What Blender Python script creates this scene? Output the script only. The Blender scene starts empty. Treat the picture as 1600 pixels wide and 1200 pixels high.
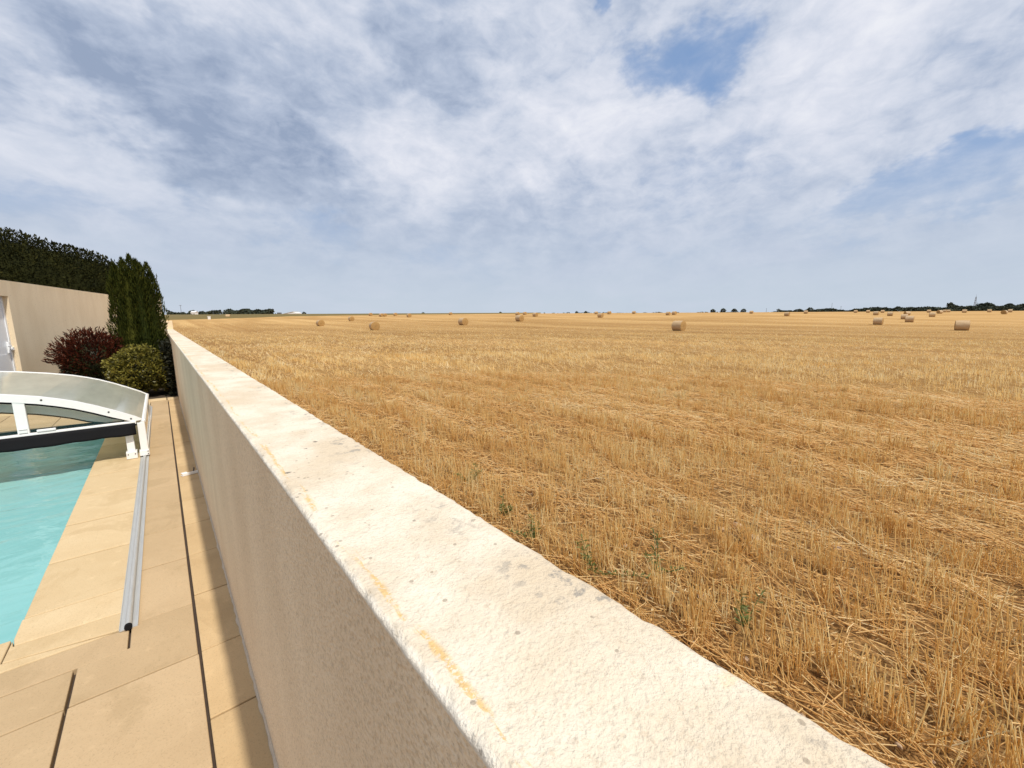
import bpy, bmesh, math, random
import numpy as np
from mathutils import Matrix, Vector
R = math.radians
sc = bpy.context.scene
C = sc.collection
random.seed(4)
rng = np.random.default_rng(11)

# ------------------------------------------------------------------ camera
# world axes: +Y runs along the garden wall, +X points to the field, the camera stands above the deck beside the wall
EYE = 1.65
cam = bpy.data.cameras.new('camera'); co = bpy.data.objects.new('camera', cam); C.objects.link(co)
cam.sensor_width = 36; cam.lens = 14.5575; cam.clip_start = .05; cam.clip_end = 12000
RT = Vector((0.7639, -0.6453, -0.0053)); UP = Vector((0.1055, 0.1167, 0.9876)); FW = Vector((0.6366, 0.755, -0.1572))
co.matrix_world = Matrix(((RT.x, UP.x, -FW.x, 0), (RT.y, UP.y, -FW.y, 0), (RT.z, UP.z, -FW.z, EYE), (0, 0, 0, 1)))
sc.camera = co
AX = (.6446, .7645)          # horizontal direction of view
BX = (.7645, -.6446)         # to its right

# ------------------------------------------------------------------ node helper
class NT:
    def __init__(s, tree): s.t = tree; s.n = tree.nodes; s.l = tree.links
    def node(s, typ, ins=None, **props):
        nd = s.n.new(typ)
        for k, v in props.items(): setattr(nd, k, v)
        for k, v in (ins or {}).items(): s.set(nd.inputs[k], v)
        return nd
    def set(s, sock, v):
        if isinstance(v, bpy.types.NodeSocket): s.l.new(v, sock)
        elif v is not None:
            if hasattr(sock.default_value, '__len__') and len(sock.default_value) == 4 and len(v) == 3: v = (*v, 1)
            sock.default_value = v
    def m(s, op, a, b=None, c=None, clamp=False):
        nd = s.n.new('ShaderNodeMath'); nd.operation = op; nd.use_clamp = clamp
        for i, v in enumerate((a, b, c)):
            if v is not None: s.set(nd.inputs[i], v)
        return nd.outputs[0]
    def vm(s, op, a, b=None):
        nd = s.n.new('ShaderNodeVectorMath'); nd.operation = op
        s.set(nd.inputs[0], a)
        if b is not None: s.set(nd.inputs[1], b)
        return nd.outputs['Value'] if op in ('DOT_PRODUCT', 'LENGTH') else nd.outputs[0]
    def noise(s, vec, scale, detail=4, rough=.55, dist=0, lac=2.0):
        nd = s.node('ShaderNodeTexNoise', {'Vector': vec, 'Scale': scale, 'Detail': detail, 'Roughness': rough, 'Distortion': dist, 'Lacunarity': lac})
        return nd.outputs['Fac']
    def vor(s, vec, scale, out='Distance', feature='F1', rnd=1.0):
        nd = s.node('ShaderNodeTexVoronoi', {'Vector': vec, 'Scale': scale, 'Randomness': rnd}, feature=feature)
        return nd.outputs[out]
    def ss(s, x, a, b, lo=0., hi=1.):
        nd = s.n.new('ShaderNodeMapRange'); nd.interpolation_type = 'SMOOTHSTEP'
        for k, v in zip(('Value', 'From Min', 'From Max', 'To Min', 'To Max'), (x, a, b, lo, hi)): s.set(nd.inputs[k], v)
        return nd.outputs[0]
    def lin(s, x, a, b, lo=0., hi=1.):
        nd = s.n.new('ShaderNodeMapRange')
        for k, v in zip(('Value', 'From Min', 'From Max', 'To Min', 'To Max'), (x, a, b, lo, hi)): s.set(nd.inputs[k], v)
        return nd.outputs[0]
    def mix(s, f, a, b, blend='MIX'):
        nd = s.n.new('ShaderNodeMix'); nd.data_type = 'RGBA'; nd.blend_type = blend
        s.set(nd.inputs[0], f); s.set(nd.inputs[6], a); s.set(nd.inputs[7], b)
        return nd.outputs[2]
    def ramp(s, f, stops):
        nd = s.n.new('ShaderNodeValToRGB'); s.set(nd.inputs[0], f)
        e = nd.color_ramp.elements
        while len(e) < len(stops): e.new(.5)
        for el, (p, c) in zip(e, stops): el.position = p; el.color = (*c, 1)
        return nd.outputs[0]
    def scale(s, vec, sx, sy, sz):
        return s.node('ShaderNodeMapping', {'Vector': vec, 'Scale': (sx, sy, sz)}).outputs[0]
    def sep(s, vec): return s.node('ShaderNodeSeparateXYZ', {0: vec}).outputs
    def comb(s, x, y, z): return s.node('ShaderNodeCombineXYZ', {0: x, 1: y, 2: z}).outputs[0]
    def bump(s, h, strength, dist):
        return s.node('ShaderNodeBump', {'Height': h, 'Strength': strength, 'Distance': dist}).outputs[0]

# ------------------------------------------------------------------ sky and sun
w = bpy.data.worlds.new('World'); sc.world = w; w.use_nodes = True
def build_sky():
    t = NT(w.node_tree); t.n.clear()
    out = t.node('ShaderNodeOutputWorld'); bg = t.node('ShaderNodeBackground', {'Strength': .092})
    t.l.new(bg.outputs[0], out.inputs[0])
    sky = t.node('ShaderNodeTexSky', sky_type='NISHITA', sun_disc=False, sun_elevation=R(57), sun_rotation=R(174), dust_density=1.2, ozone_density=1.6)
    dirv = t.node('ShaderNodeTexCoord').outputs['Generated']
    z = t.sep(dirv)[2]; u = t.vm('DOT_PRODUCT', dirv, (*BX, 0)); v = t.vm('DOT_PRODUCT', dirv, (*AX, 0))
    zz = t.m('ADD', t.m('MAXIMUM', z, 0.), .13)
    qu = t.m('DIVIDE', u, zz); qv = t.m('DIVIDE', v, zz)
    q = t.comb(qu, t.m('MULTIPLY', qv, .5), 0)            # the cloud sheet seen in perspective, streaks along the view
    q2 = t.comb(t.m('ADD', qu, 7.3), t.m('MULTIPLY', qv, .6), 2.)
    az = t.m('MULTIPLY', t.m('ARCTAN2', u, v), 57.2958); el = t.m('MULTIPLY', t.m('ARCSINE', z), 57.2958)
    wn = t.node('ShaderNodeTexNoise', {'Vector': t.scale(dirv, 1, 1, 1.6), 'Scale': 5.5, 'Detail': 5, 'Roughness': .62})
    wc = t.sep(wn.outputs['Color'])
    az = t.m('ADD', az, t.m('MULTIPLY', t.m('SUBTRACT', wc[0], .5), 26)); el = t.m('ADD', el, t.m('MULTIPLY', t.m('SUBTRACT', wc[1], .5), 15))
    def blob(a, e, ra, re, tilt=0):
        da = t.m('SUBTRACT', az, a); de = t.m('SUBTRACT', el, e); c, s_ = math.cos(R(tilt)), math.sin(R(tilt))
        x = t.m('DIVIDE', t.m('ADD', t.m('MULTIPLY', da, c), t.m('MULTIPLY', de, s_)), ra)
        y = t.m('DIVIDE', t.m('SUBTRACT', t.m('MULTIPLY', de, c), t.m('MULTIPLY', da, s_)), re)
        r = t.m('SQRT', t.m('ADD', t.m('MULTIPLY', x, x), t.m('MULTIPLY', y, y)))
        return t.ss(r, .35, 1.25, 1, 0)
    def total(items):
        acc = None
        for wgt, a in items:
            k = t.m('MULTIPLY', blob(*a), wgt); acc = k if acc is None else t.m('ADD', acc, k)
        return acc
    big = t.noise(q, 1.15, 5, .55, .35); fine = t.noise(q2, 2.9, 8, .6, .3)
    puff = t.m('ADD', t.m('MULTIPLY', t.noise(t.scale(dirv, 1, 1, 1.8), 7.5, 6, .6, .35), .62), t.m('MULTIPLY', t.noise(t.scale(dirv, 1, 1, 1.9), 17, 6, .62, .5), .38))
    holes = total(HOLES)
    dens = t.m('ADD', t.m('MULTIPLY', t.m('SUBTRACT', big, .5), 1.5), t.m('ADD', t.m('MULTIPLY', t.m('SUBTRACT', fine, .5), 1.1), .86))
    dens = t.m('ADD', dens, t.m('MULTIPLY', t.m('SUBTRACT', puff, .5), 1.5))
    dens = t.m('SUBTRACT', dens, holes)
    cover = t.ss(dens, -.45, .75)
    shade = t.m('ADD', t.m('MULTIPLY', t.m('SUBTRACT', big, .5), .9), t.m('ADD', t.m('MULTIPLY', t.m('SUBTRACT', fine, .5), .55), t.m('MULTIPLY', t.m('SUBTRACT', puff, .5), 2.7)))
    shade = t.m('ADD', t.m('ADD', shade, .5), total(TONES))
    shade = t.m('ADD', .5, t.m('MULTIPLY', t.m('SUBTRACT', shade, .5), .66))
    cloud = t.ramp(shade, [(0., (2.75, 3.4, 4.7)), (.3, (4.1, 4.72, 5.95)), (.55, (5.45, 5.9, 6.9)), (.8, (6.6, 6.85, 7.65)), (1., (7.4, 7.55, 8.1))])
    blue = t.mix(.7, sky.outputs[0], (2.3, 3.6, 6.1))
    col = t.mix(cover, blue, cloud)
    eln = t.m('MULTIPLY', t.m('ARCSINE', z), 57.2958)
    hz = t.m('MULTIPLY', t.ss(eln, 2., 19., 1, 0), .93)
    hcol = t.mix(t.ss(eln, 0, 10), (4.95, 5.65, 6.5), (4.5, 5.2, 6.3))
    hcol = t.mix(t.m('MULTIPLY', t.ss(t.noise(q2, 1.3, 6, .5, .4), .4, .7), .32), hcol, (5.4, 5.85, 6.9))
    col = t.mix(hz, col, hcol)
    t.l.new(col, bg.inputs['Color'])
# (weight, (azimuth, elevation, radius az, radius el, tilt)) degrees, azimuth from the view direction
HOLES = [(.92, (19.5, 27, 8.5, 5, 10)), (.85, (45, 11.5, 13, 2.8, 12)), (.8, (8, 33.5, 3, 2.5, 0)), (.45, (-27, 11, 9, 2.2, -14)),
         (.35, (-46, 11, 14, 3, -6)), (.45, (-6, 7, 10, 2.5, 0)), (.3, (22, 8.5, 12, 2.5, 8))]
TONES = [(-.62, (-32, 20, 17, 7.5, -22)), (-.3, (-44, 22, 10, 4, -20)), (-.42, (-10, 28.5, 9, 4, 0)), (-.25, (-22, 25, 9, 3, -25)), (-.2, (0, 11.5, 22, 5, 0)), (.28, (6, 22, 14, 6, 0)), (.25, (-14, 19, 9, 6, -30)),
         (.25, (33, 21, 16, 7, 20)), (.25, (-40, 31, 16, 5, 0)), (-.15, (-30, 9, 18, 5, 0)), (.2, (-43, 14, 10, 2.5, -12)), (.2, (46, 14.5, 12, 3, 14)), (.1, (20, 14, 14, 4, 0))]
build_sky()
sun = bpy.data.lights.new('sun', 'SUN'); so = bpy.data.objects.new('sun', sun); C.objects.link(so)
sun.energy = 3.2; sun.angle = R(1.5); sun.color = (1, .95, .86)
SE, SA = R(57), R(174)      # elevation, azimuth clockwise from +Y
sd = Vector((math.sin(SA) * math.cos(SE), math.cos(SA) * math.cos(SE), math.sin(SE)))
so.rotation_euler = sd.to_track_quat('Z', 'Y').to_euler()
sc.view_settings.view_transform = 'Standard'; sc.view_settings.look = 'None'; sc.view_settings.exposure = .3; sc.view_settings.gamma = 1
sc.view_settings.use_curve_mapping = False
sc.cycles.max_bounces = 8; sc.cycles.transparent_max_bounces = 16

# ------------------------------------------------------------------ object helpers
def tag(o, label=None, cat=None, group=None, kind=None):
    for k, v in (('label', label), ('category', cat), ('group', group), ('kind', kind)):
        if v: o[k] = v
    return o
def thing(name, label, cat, loc=(0, 0, 0), rz=0, group=None):
    o = bpy.data.objects.new(name, None); C.objects.link(o); o.location = loc; o.rotation_euler = (0, 0, rz); o.empty_display_size = .1
    return tag(o, label, cat, group)
def link(name, me, mat=None, parent=None, loc=(0, 0, 0)):
    o = bpy.data.objects.new(name, me); C.objects.link(o); o.location = loc
    if mat and not me.materials: me.materials.append(mat)
    if parent: o.parent = parent
    return o
def np_mesh(name, V, F, smooth=False):
    me = bpy.data.meshes.new(name)
    V = np.asarray(V, np.float32); F = np.asarray(F, np.int32)
    k = F.shape[1]
    me.vertices.add(len(V)); me.vertices.foreach_set('co', V.ravel())
    me.loops.add(F.size); me.loops.foreach_set('vertex_index', F.ravel())
    me.polygons.add(len(F)); me.polygons.foreach_set('loop_start', np.arange(0, F.size, k, dtype=np.int32)); me.polygons.foreach_set('loop_total', np.full(len(F), k, np.int32))
    if smooth: me.polygons.foreach_set('use_smooth', np.ones(len(F), bool))
    me.update(calc_edges=True); me.validate()
    return me
class MB:
    def __init__(s): s.v = []; s.f = []
    def box(s, a, b):
        (x0, y0, z0), (x1, y1, z1) = a, b; n = len(s.v)
        s.v += [(x0, y0, z0), (x1, y0, z0), (x1, y1, z0), (x0, y1, z0), (x0, y0, z1), (x1, y0, z1), (x1, y1, z1), (x0, y1, z1)]
        s.f += [tuple(n + i for i in q) for q in ((0, 3, 2, 1), (4, 5, 6, 7), (0, 1, 5, 4), (1, 2, 6, 5), (2, 3, 7, 6), (3, 0, 4, 7))]; return s
    def prism(s, poly, z0, z1):
        n = len(s.v); k = len(poly)
        s.v += [(x, y, z0) for x, y in poly] + [(x, y, z1) for x, y in poly]
        s.f.append(tuple(n + i for i in range(k))[::-1]); s.f.append(tuple(n + k + i for i in range(k)))
        for i in range(k): j = (i + 1) % k; s.f.append((n + i, n + j, n + k + j, n + k + i))
        return s
    def tube(s, p, q, r0, r1=None, seg=10, cap=True):
        p, q = Vector(p), Vector(q); r1 = r0 if r1 is None else r1; d = (q - p).normalized()
        a = d.orthogonal().normalized(); b = d.cross(a); n = len(s.v)
        for c, r in ((p, r0), (q, r1)):
            for i in range(seg):
                th = 2 * math.pi * i / seg; s.v.append(tuple(c + (a * math.cos(th) + b * math.sin(th)) * r))
        for i in range(seg): j = (i + 1) % seg; s.f.append((n + i, n + j, n + seg + j, n + seg + i))
        if cap: s.f.append(tuple(n + i for i in range(seg))[::-1]); s.f.append(tuple(n + seg + i for i in range(seg)))
        return s
    def sweep(s, path, w0, w1, y0, y1):
        """band between two curves path[i]=(x, ztop, zbot) extruded y0..y1"""
        n = len(s.v); k = len(path)
        for (x, zt, xb, zb) in path: s.v += [(x, y0, zt), (xb, y0, zb), (x, y1, zt), (xb, y1, zb)]
        for i in range(k - 1):
            a = n + 4 * i; b = a + 4
            s.f += [(a, a + 1, b + 1, b), (a + 2, b + 2, b + 3, a + 3), (a, b, b + 2, a + 2), (a + 1, a + 3, b + 3, b + 1)]
        s.f += [(n, n + 2, n + 3, n + 1)]; e = n + 4 * (k - 1); s.f += [(e, e + 1, e + 3, e + 2)]
        return s
    def mesh(s, name, bevel=0, seg=1, smooth=False):
        me = bpy.data.meshes.new(name); me.from_pydata(s.v, [], s.f); me.update()
        bm = bmesh.new(); bm.from_mesh(me)
        bmesh.ops.recalc_face_normals(bm, faces=bm.faces)
        if bevel:
            ed = [e for e in bm.edges if len(e.link_faces) == 2 and e.calc_face_angle(0) > .5]
            bmesh.ops.bevel(bm, geom=ed, offset=bevel, segments=seg, affect='EDGES', profile=.5, clamp_overlap=True)
        bm.to_mesh(me); bm.free()
        if smooth:
            for p in me.polygons: p.use_smooth = True
        return me
    def build(s, name, mat, parent=None, bevel=0, seg=1, smooth=False, loc=(0, 0, 0)): return link(name, s.mesh(name, bevel, seg, smooth), mat, parent, loc)
# value noise
_tab = rng.random((256, 256)).astype(np.float32)
def vnoise(x, y):
    x = np.asarray(x, float); y = np.asarray(y, float); xi = np.floor(x).astype(int); yi = np.floor(y).astype(int); fx = x - xi; fy = y - yi
    fx = fx * fx * (3 - 2 * fx); fy = fy * fy * (3 - 2 * fy); g = lambda a, b: _tab[a & 255, b & 255]
    return (g(xi, yi) * (1 - fx) + g(xi + 1, yi) * fx) * (1 - fy) + (g(xi, yi + 1) * (1 - fx) + g(xi + 1, yi + 1) * fx) * fy - .5
def fbm(x, y, o=4): return sum(vnoise(np.asarray(x) * 2**i + 17 * i, np.asarray(y) * 2**i + 5 * i) / 2**i for i in range(o))

# terrain: level by the house, then a gentle rise to a crest
_ds = np.array([0, 55, 65, 75, 90, 113, 140, 160, 330, 420, 600, 3000, 20000]); _zs = np.array([-.1, -.1, 0, .25, .65, 1.35, 2.1, 2.75, 5.2, 5.4, 4.0, 0, -5])
def terr(x, y):
    d = np.asarray(x) * AX[0] + np.asarray(y) * AX[1]
    return sum(np.interp(d + o, _ds, _zs) for o in (-6, -3, 0, 3, 6)) / 5
def at(px, depth):
    """ground point on the sight line of photo column px, at a depth along the view"""
    r = RT * (px - 800) + UP * 110 + FW * 647; k = depth / (r.x * AX[0] + r.y * AX[1])
    x, y = r.x * k, r.y * k
    return x, y, float(terr(x, y))

# ------------------------------------------------------------------ materials
def mat(name):
    m = bpy.data.materials.new(name); m.use_nodes = True; t = NT(m.node_tree); t.n.clear()
    out = t.node('ShaderNodeOutputMaterial'); p = t.node('ShaderNodeBsdfPrincipled'); t.l.new(p.outputs[0], out.inputs[0])
    return m, t, p, out
def plain(name, col, rough=.5, metal=0, spec=.5, var=.06, scale=30):
    m, t, p, o = mat(name)
    oc = t.node('ShaderNodeTexCoord').outputs['Object']; n = t.noise(oc, scale, 5)
    c2 = tuple(c * (1 - var * 2) for c in col); c1 = tuple(min(1, c * (1 + var)) for c in col)
    t.set(p.inputs['Base Color'], t.mix(n, c2, c1)); t.set(p.inputs['Roughness'], t.lin(n, .3, .7, rough * .85, min(1, rough * 1.15)))
    p.inputs['Metallic'].default_value = metal; p.inputs['Specular IOR Level'].default_value = spec
    return m
def geo_pos(t): return t.node('ShaderNodeNewGeometry').outputs['Position']
def island(t): return t.node('ShaderNodeNewGeometry').outputs['Random Per Island']

def m_wall_top():
    m, t, p, o = mat('white_wall_top'); P = geo_pos(t); x, y, z = t.sep(P)
    grain = t.noise(P, 150, 6, .7); med = t.noise(P, 9, 6, .6); big = t.noise(P, 2.2, 4)
    col = t.mix(t.ss(med, .35, .7), (.77, .69, .56), (.65, .55, .415))
    col = t.mix(t.ss(big, .40, .64, 0, .7), col, (.62, .50, .35))
    col = t.mix(t.m('MULTIPLY', t.ss(grain, .51, .68), .42), col, (.47, .365, .25))
    inner = t.ss(t.m('ADD', x, t.m('MULTIPLY', t.noise(P, 70, 4), .012)), .179, .171)                                   # rough white lip along the inner edge
    col = t.mix(t.m('MULTIPLY', inner, .55), col, (.84, .79, .69))
    ystr = t.scale(P, 60, 9, 60)
    yl = t.m('MULTIPLY', t.ss(t.noise(ystr, 1, 4, .6), .46, .54), t.m('MULTIPLY', t.ss(t.m('ABSOLUTE', t.m('SUBTRACT', x, t.m('ADD', .170, t.m('MULTIPLY', t.noise(P, 5, 2), .03)))), .009, .001), t.m('MULTIPLY', t.ss(t.noise(P, 2.3, 2), .22, .38), t.ss(t.noise(P, 120, 5, .75), .42, .5))))
    col = t.mix(t.m('MULTIPLY', yl, .75), col, (.68, .42, .13))
    yf = t.m('MULTIPLY', t.ss(t.noise(P, 14, 5, .65), .6, .72), t.ss(t.noise(P, 1.7, 2), .5, .62))
    col = t.mix(t.m('MULTIPLY', yf, .35), col, (.72, .48, .2))
    # grey lichen and dark specks, more of them toward the field edge
    gl = t.m('MULTIPLY', t.ss(t.noise(P, 30, 5, .7), .53, .62), t.m('MULTIPLY', t.ss(t.noise(P, 4.5, 3), .47, .58), t.ss(x, .27, .385)))
    col = t.mix(t.m('MULTIPLY', gl, .8), col, (.29, .265, .23))
    vd = t.node('ShaderNodeTexVoronoi', {'Vector': P, 'Scale': 26, 'Randomness': 1.0})
    sel = t.m('GREATER_THAN', t.sep(vd.outputs['Color'])[0], .93)
    sp = t.m('MULTIPLY', t.ss(t.m('ADD', vd.outputs['Distance'], t.m('MULTIPLY', t.m('SUBTRACT', t.noise(P, 75, 4, .7), .4), .55)), .27, .16), sel)
    col = t.mix(t.m('MULTIPLY', sp, .85), col, (.12, .10, .085))
    vd2 = t.node('ShaderNodeTexVoronoi', {'Vector': P, 'Scale': 80, 'Randomness': 1.0})
    sp2 = t.m('MULTIPLY', t.ss(vd2.outputs['Distance'], .3, .2), t.m('GREATER_THAN', t.sep(vd2.outputs['Color'])[1], .94))
    col = t.mix(t.m('MULTIPLY', sp2, .6), col, (.24, .19, .14))
    sk = t.m('MULTIPLY', t.ss(t.noise(t.scale(P, 16, 70, 16), 1, 3, .6), .66, .74), t.ss(t.noise(P, 3, 2), .45, .6))
    col = t.mix(t.m('MULTIPLY', sk, .45), col, (.36, .31, .26))
    t.set(p.inputs['Base Color'], col); p.inputs['Roughness'].default_value = .95; p.inputs['Specular IOR Level'].default_value = .15
    h = t.m('ADD', t.noise(P, 190, 4, .6), t.m('MULTIPLY', t.noise(P, 60, 4), 1.2))
    t.set(p.inputs['Normal'], t.bump(h, .78, .0042))
    return m
def m_render(name='sand_render', a=(.86, .70, .50), b=(.76, .60, .415), top=None):
    m, t, p, o = mat(name); P = geo_pos(t); z = t.sep(P)[2]
    g = t.noise(P, 130, 6, .7); big = t.noise(t.scale(P, 1, 1, .35), 2.6, 4)
    col = t.mix(t.ss(big, .3, .7), a, b)
    col = t.mix(t.m('MULTIPLY', t.ss(g, .47, .64), .26 if top else .5), col, (.42, .315, .2))
    vd = t.node('ShaderNodeTexVoronoi', {'Vector': P, 'Scale': 45, 'Randomness': 1.0})
    sp = t.m('MULTIPLY', t.ss(vd.outputs['Distance'], .3, .14), t.m('GREATER_THAN', t.sep(vd.outputs['Color'])[0], .93))
    col = t.mix(t.m('MULTIPLY', sp, .6), col, (.12, .08, .05))
    if top:   # rain streaking under the upper edge
        st = t.m('MULTIPLY', t.ss(z, top - .35, top), t.ss(t.noise(t.scale(P, 6, 6, .4), 1, 3), .35, .7))
        col = t.mix(t.m('MULTIPLY', st, .18), col, (.5, .39, .26))
    t.set(p.inputs['Base Color'], col); p.inputs['Roughness'].default_value = .95; p.inputs['Specular IOR Level'].default_value = .12
    h = t.m('ADD', t.noise(P, 170, 4, .6), t.m('MULTIPLY', t.vor(P, 150), .8))
    t.set(p.inputs['Normal'], t.bump(h, .9, .0038))
    return m
def m_tile(name, a, b, stain):
    m, t, p, o = mat(name); P = geo_pos(t); rnd = t.node('ShaderNodeObjectInfo').outputs['Random']
    Q = t.vm('ADD', P, t.comb(t.m('MULTIPLY', rnd, 37), t.m('MULTIPLY', rnd, 11), 0))
    big = t.noise(Q, 2.0, 6, .62, .5); med = t.noise(Q, 9, 6, .65); fine = t.noise(Q, 130, 4, .7)
    col = t.mix(t.ss(big, .3, .7), a, b)
    col = t.mix(t.lin(rnd, 0, 1, 0, .4), col, stain)
    edge = t.m('MULTIPLY', t.ss(t.noise(t.scale(Q, 1.35, 1, 1), 1.9, 7, .66, .5), .52, .62), .42)
    col = t.mix(edge, col, stain)
    col = t.mix(t.m('MULTIPLY', t.ss(med, .55, .75), .35), col, tuple(min(1, c * 1.2) for c in a))
    col = t.mix(t.m('MULTIPLY', t.ss(fine, .52, .7), .34), col, tuple(c * .5 for c in stain))
    t.set(p.inputs['Base Color'], col); p.inputs['Roughness'].default_value = .8; p.inputs['Specular IOR Level'].default_value = .25
    h = t.m('ADD', t.noise(Q, 14, 6, .6), t.m('MULTIPLY', fine, .25)); t.set(p.inputs['Normal'], t.bump(h, .35, .006))
    return m
def m_leaf(name, cols, rough=.5, trans=.25, spec=.35):
    m, t, p, o = mat(name); r = island(t)
    n = t.noise(geo_pos(t), 2.2, 3)
    f = t.m('ADD', t.m('MULTIPLY', r, .75), t.m('MULTIPLY', t.m('SUBTRACT', n, .35), .7), clamp=True)
    k = len(cols) - 1; col = t.ramp(f, [(i / k, c) for i, c in enumerate(cols)])
    t.set(p.inputs['Base Color'], col); p.inputs['Roughness'].default_value = rough; p.inputs['Specular IOR Level'].default_value = spec
    if trans:
        tr = t.node('ShaderNodeBsdfTranslucent', {'Color': col}); mx = t.node('ShaderNodeMixShader', {0: trans, 1: p.outputs[0], 2: tr.outputs[0]}); t.l.new(mx.outputs[0], o.inputs[0])
    return m
def m_straw(name, cols, trans=.45):
    m = m_leaf(name, cols, .5, trans, .35)
    for nd in m.node_tree.nodes:      # weathering differs from drill row to drill row
        if nd.type == 'TEX_NOISE':
            t = NT(m.node_tree); t.set(nd.inputs['Vector'], t.scale(geo_pos(t), 1.5, .3, .3)); nd.inputs['Scale'].default_value = 1.0; nd.inputs['Detail'].default_value = 5; nd.inputs['Roughness'].default_value = .78
        if nd.type == 'MATH' and nd.operation == 'MULTIPLY' and abs(nd.inputs[1].default_value - .7) < 1e-4: nd.inputs[1].default_value = 1.7
        if nd.type == 'MATH' and nd.operation == 'MULTIPLY' and abs(nd.inputs[1].default_value - .75) < 1e-4: nd.inputs[1].default_value = .6
    return m
def m_field():
    m, t, p, o = mat('stubble_field_ground'); P = geo_pos(t); x, y, z = t.sep(P)
    fl = t.comb(x, y, 0); dist = t.vm('LENGTH', fl)
    lines = t.scale(fl, 1, .03, 1)
    b1 = t.noise(lines, .22, 4, .6); b2 = t.m('ADD', t.noise(lines, 1.1, 3, .6, .2), t.m('MULTIPLY', t.m('SINE', t.m('ADD', t.m('MULTIPLY', x, 3.08), t.m('MULTIPLY', t.noise(lines, .3, 2), 5))), .06)); blot = t.noise(t.scale(fl, 1, .35, 1), .09, 6, .62)
    far = t.mix(t.ss(b1, .35, .65), (.40, .225, .08), (.585, .375, .155))
    far = t.mix(t.m('MULTIPLY', t.ss(b2, .4, .62), .5), far, (.52, .32, .125))
    far = t.mix(t.m('MULTIPLY', t.ss(blot, .45, .62), .6), far, (.34, .185, .06))
    g = t.noise(t.scale(fl, 1, .5, 1), 2.5, 7, .7); far = t.mix(t.m('MULTIPLY', t.ss(g, .5, .68), .4), far, (.38, .21, .07))
    g2 = t.noise(fl, 9, 5, .7)
    near = t.mix(t.ss(t.noise(fl, 26, 6, .7), .38, .64), (.12, .06, .02), (.42, .235, .085))
    near = t.mix(t.m('MULTIPLY', t.ss(t.noise(fl, 5, 4), .4, .65), .5), near, (.30, .17, .065))
    tops = t.mix(t.ss(dist, 25, 140), (.66, .62, .55), (1, 1, 1))        # farther off more straw and less soil shows between the stalks
    far = t.mix(1.0, far, tops, 'MULTIPLY')
    col = t.mix(t.ss(dist, 2.0, 16), near, far)
    t.set(p.inputs['Base Color'], col); p.inputs['Roughness'].default_value = .95; p.inputs['Specular IOR Level'].default_value = .1
    h = t.m('ADD', t.noise(fl, 22, 6, .65), t.m('MULTIPLY', g2, .5)); t.set(p.inputs['Normal'], t.bump(h, .9, .03))
    return m
def m_soil():
    m, t, p, o = mat('dark_bed_soil'); P = geo_pos(t); n = t.noise(P, 30, 6, .7)
    t.set(p.inputs['Base Color'], t.mix(n, (.03, .02, .012), (.11, .075, .045))); p.inputs['Roughness'].default_value = 1
    t.set(p.inputs['Normal'], t.bump(n, 1, .02)); return m
def m_water():
    m, t, p, o = mat('pool_water'); t.n.remove(p); P = geo_pos(t)
    h = t.m('ADD', t.noise(t.scale(P, 1, 1.7, 1), 2.2, 3, .5, .6), t.m('MULTIPLY', t.noise(P, 9, 3, .5, .4), .16))
    nrm = t.bump(h, .45, .05)
    fr = t.node('ShaderNodeFresnel', {'IOR': 1.22, 'Normal': nrm})
    gl = t.node('ShaderNodeBsdfGlossy', {'Color': (1, 1, 1), 'Roughness': .03, 'Normal': nrm}); tr0 = t.node('ShaderNodeBsdfTransparent', {'Color': (.88, .97, .97)})
    df = t.node('ShaderNodeBsdfDiffuse', {'Color': t.mix(t.noise(t.scale(P, 1, 2.2, 1), 1.5, 6, .62, 1.2), (.19, .47, .46), (.32, .62, .61))}); tr = t.node('ShaderNodeMixShader', {0: .82, 1: tr0.outputs[0], 2: df.outputs[0]})
    mx = t.node('ShaderNodeMixShader', {0: fr.outputs[0], 1: tr.outputs[0], 2: gl.outputs[0]}); t.l.new(mx.outputs[0], o.inputs[0]); return m
def m_liner():
    m, t, p, o = mat('turquoise_pool_liner'); P = geo_pos(t)
    ca = t.noise(t.scale(P, 1, 1.5, 1), 1.6, 5, .6, 1.2)
    t.set(p.inputs['Base Color'], t.mix(t.ss(ca, .3, .7), (.24, .56, .58), (.32, .66, .68))); p.inputs['Roughness'].default_value = .6; return m
def m_pane(name, col, alpha, rough, diffuse=.0):
    m, t, p, o = mat(name); t.n.remove(p)
    oc = t.node('ShaderNodeTexCoord').outputs['Object']
    st = t.noise(t.scale(oc, 1.2, .25, 1), 6, 5, .6)
    fr = t.node('ShaderNodeFresnel', {'IOR': 1.45}); gl = t.node('ShaderNodeBsdfGlossy', {'Color': (1, 1, 1), 'Roughness': rough}); tr = t.node('ShaderNodeBsdfTransparent', {'Color': col})
    base = tr.outputs[0]
    if diffuse:
        df = t.node('ShaderNodeBsdfDiffuse', {'Color': t.mix(st, (.80, .79, .66), (.93, .91, .78))}); tl = t.node('ShaderNodeBsdfTranslucent', {'Color': (.84, .84, .72)})
        a = t.node('ShaderNodeMixShader', {0: .5, 1: df.outputs[0], 2: tl.outputs[0]})
        b = t.node('ShaderNodeMixShader', {0: t.lin(st, .3, .7, diffuse * .88, diffuse * 1.05), 1: tr.outputs[0], 2: a.outputs[0]}); base = b.outputs[0]
    mx = t.node('ShaderNodeMixShader', {0: fr.outputs[0], 1: base, 2: gl.outputs[0]}); t.l.new(mx.outputs[0], o.inputs[0]); return m
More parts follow.
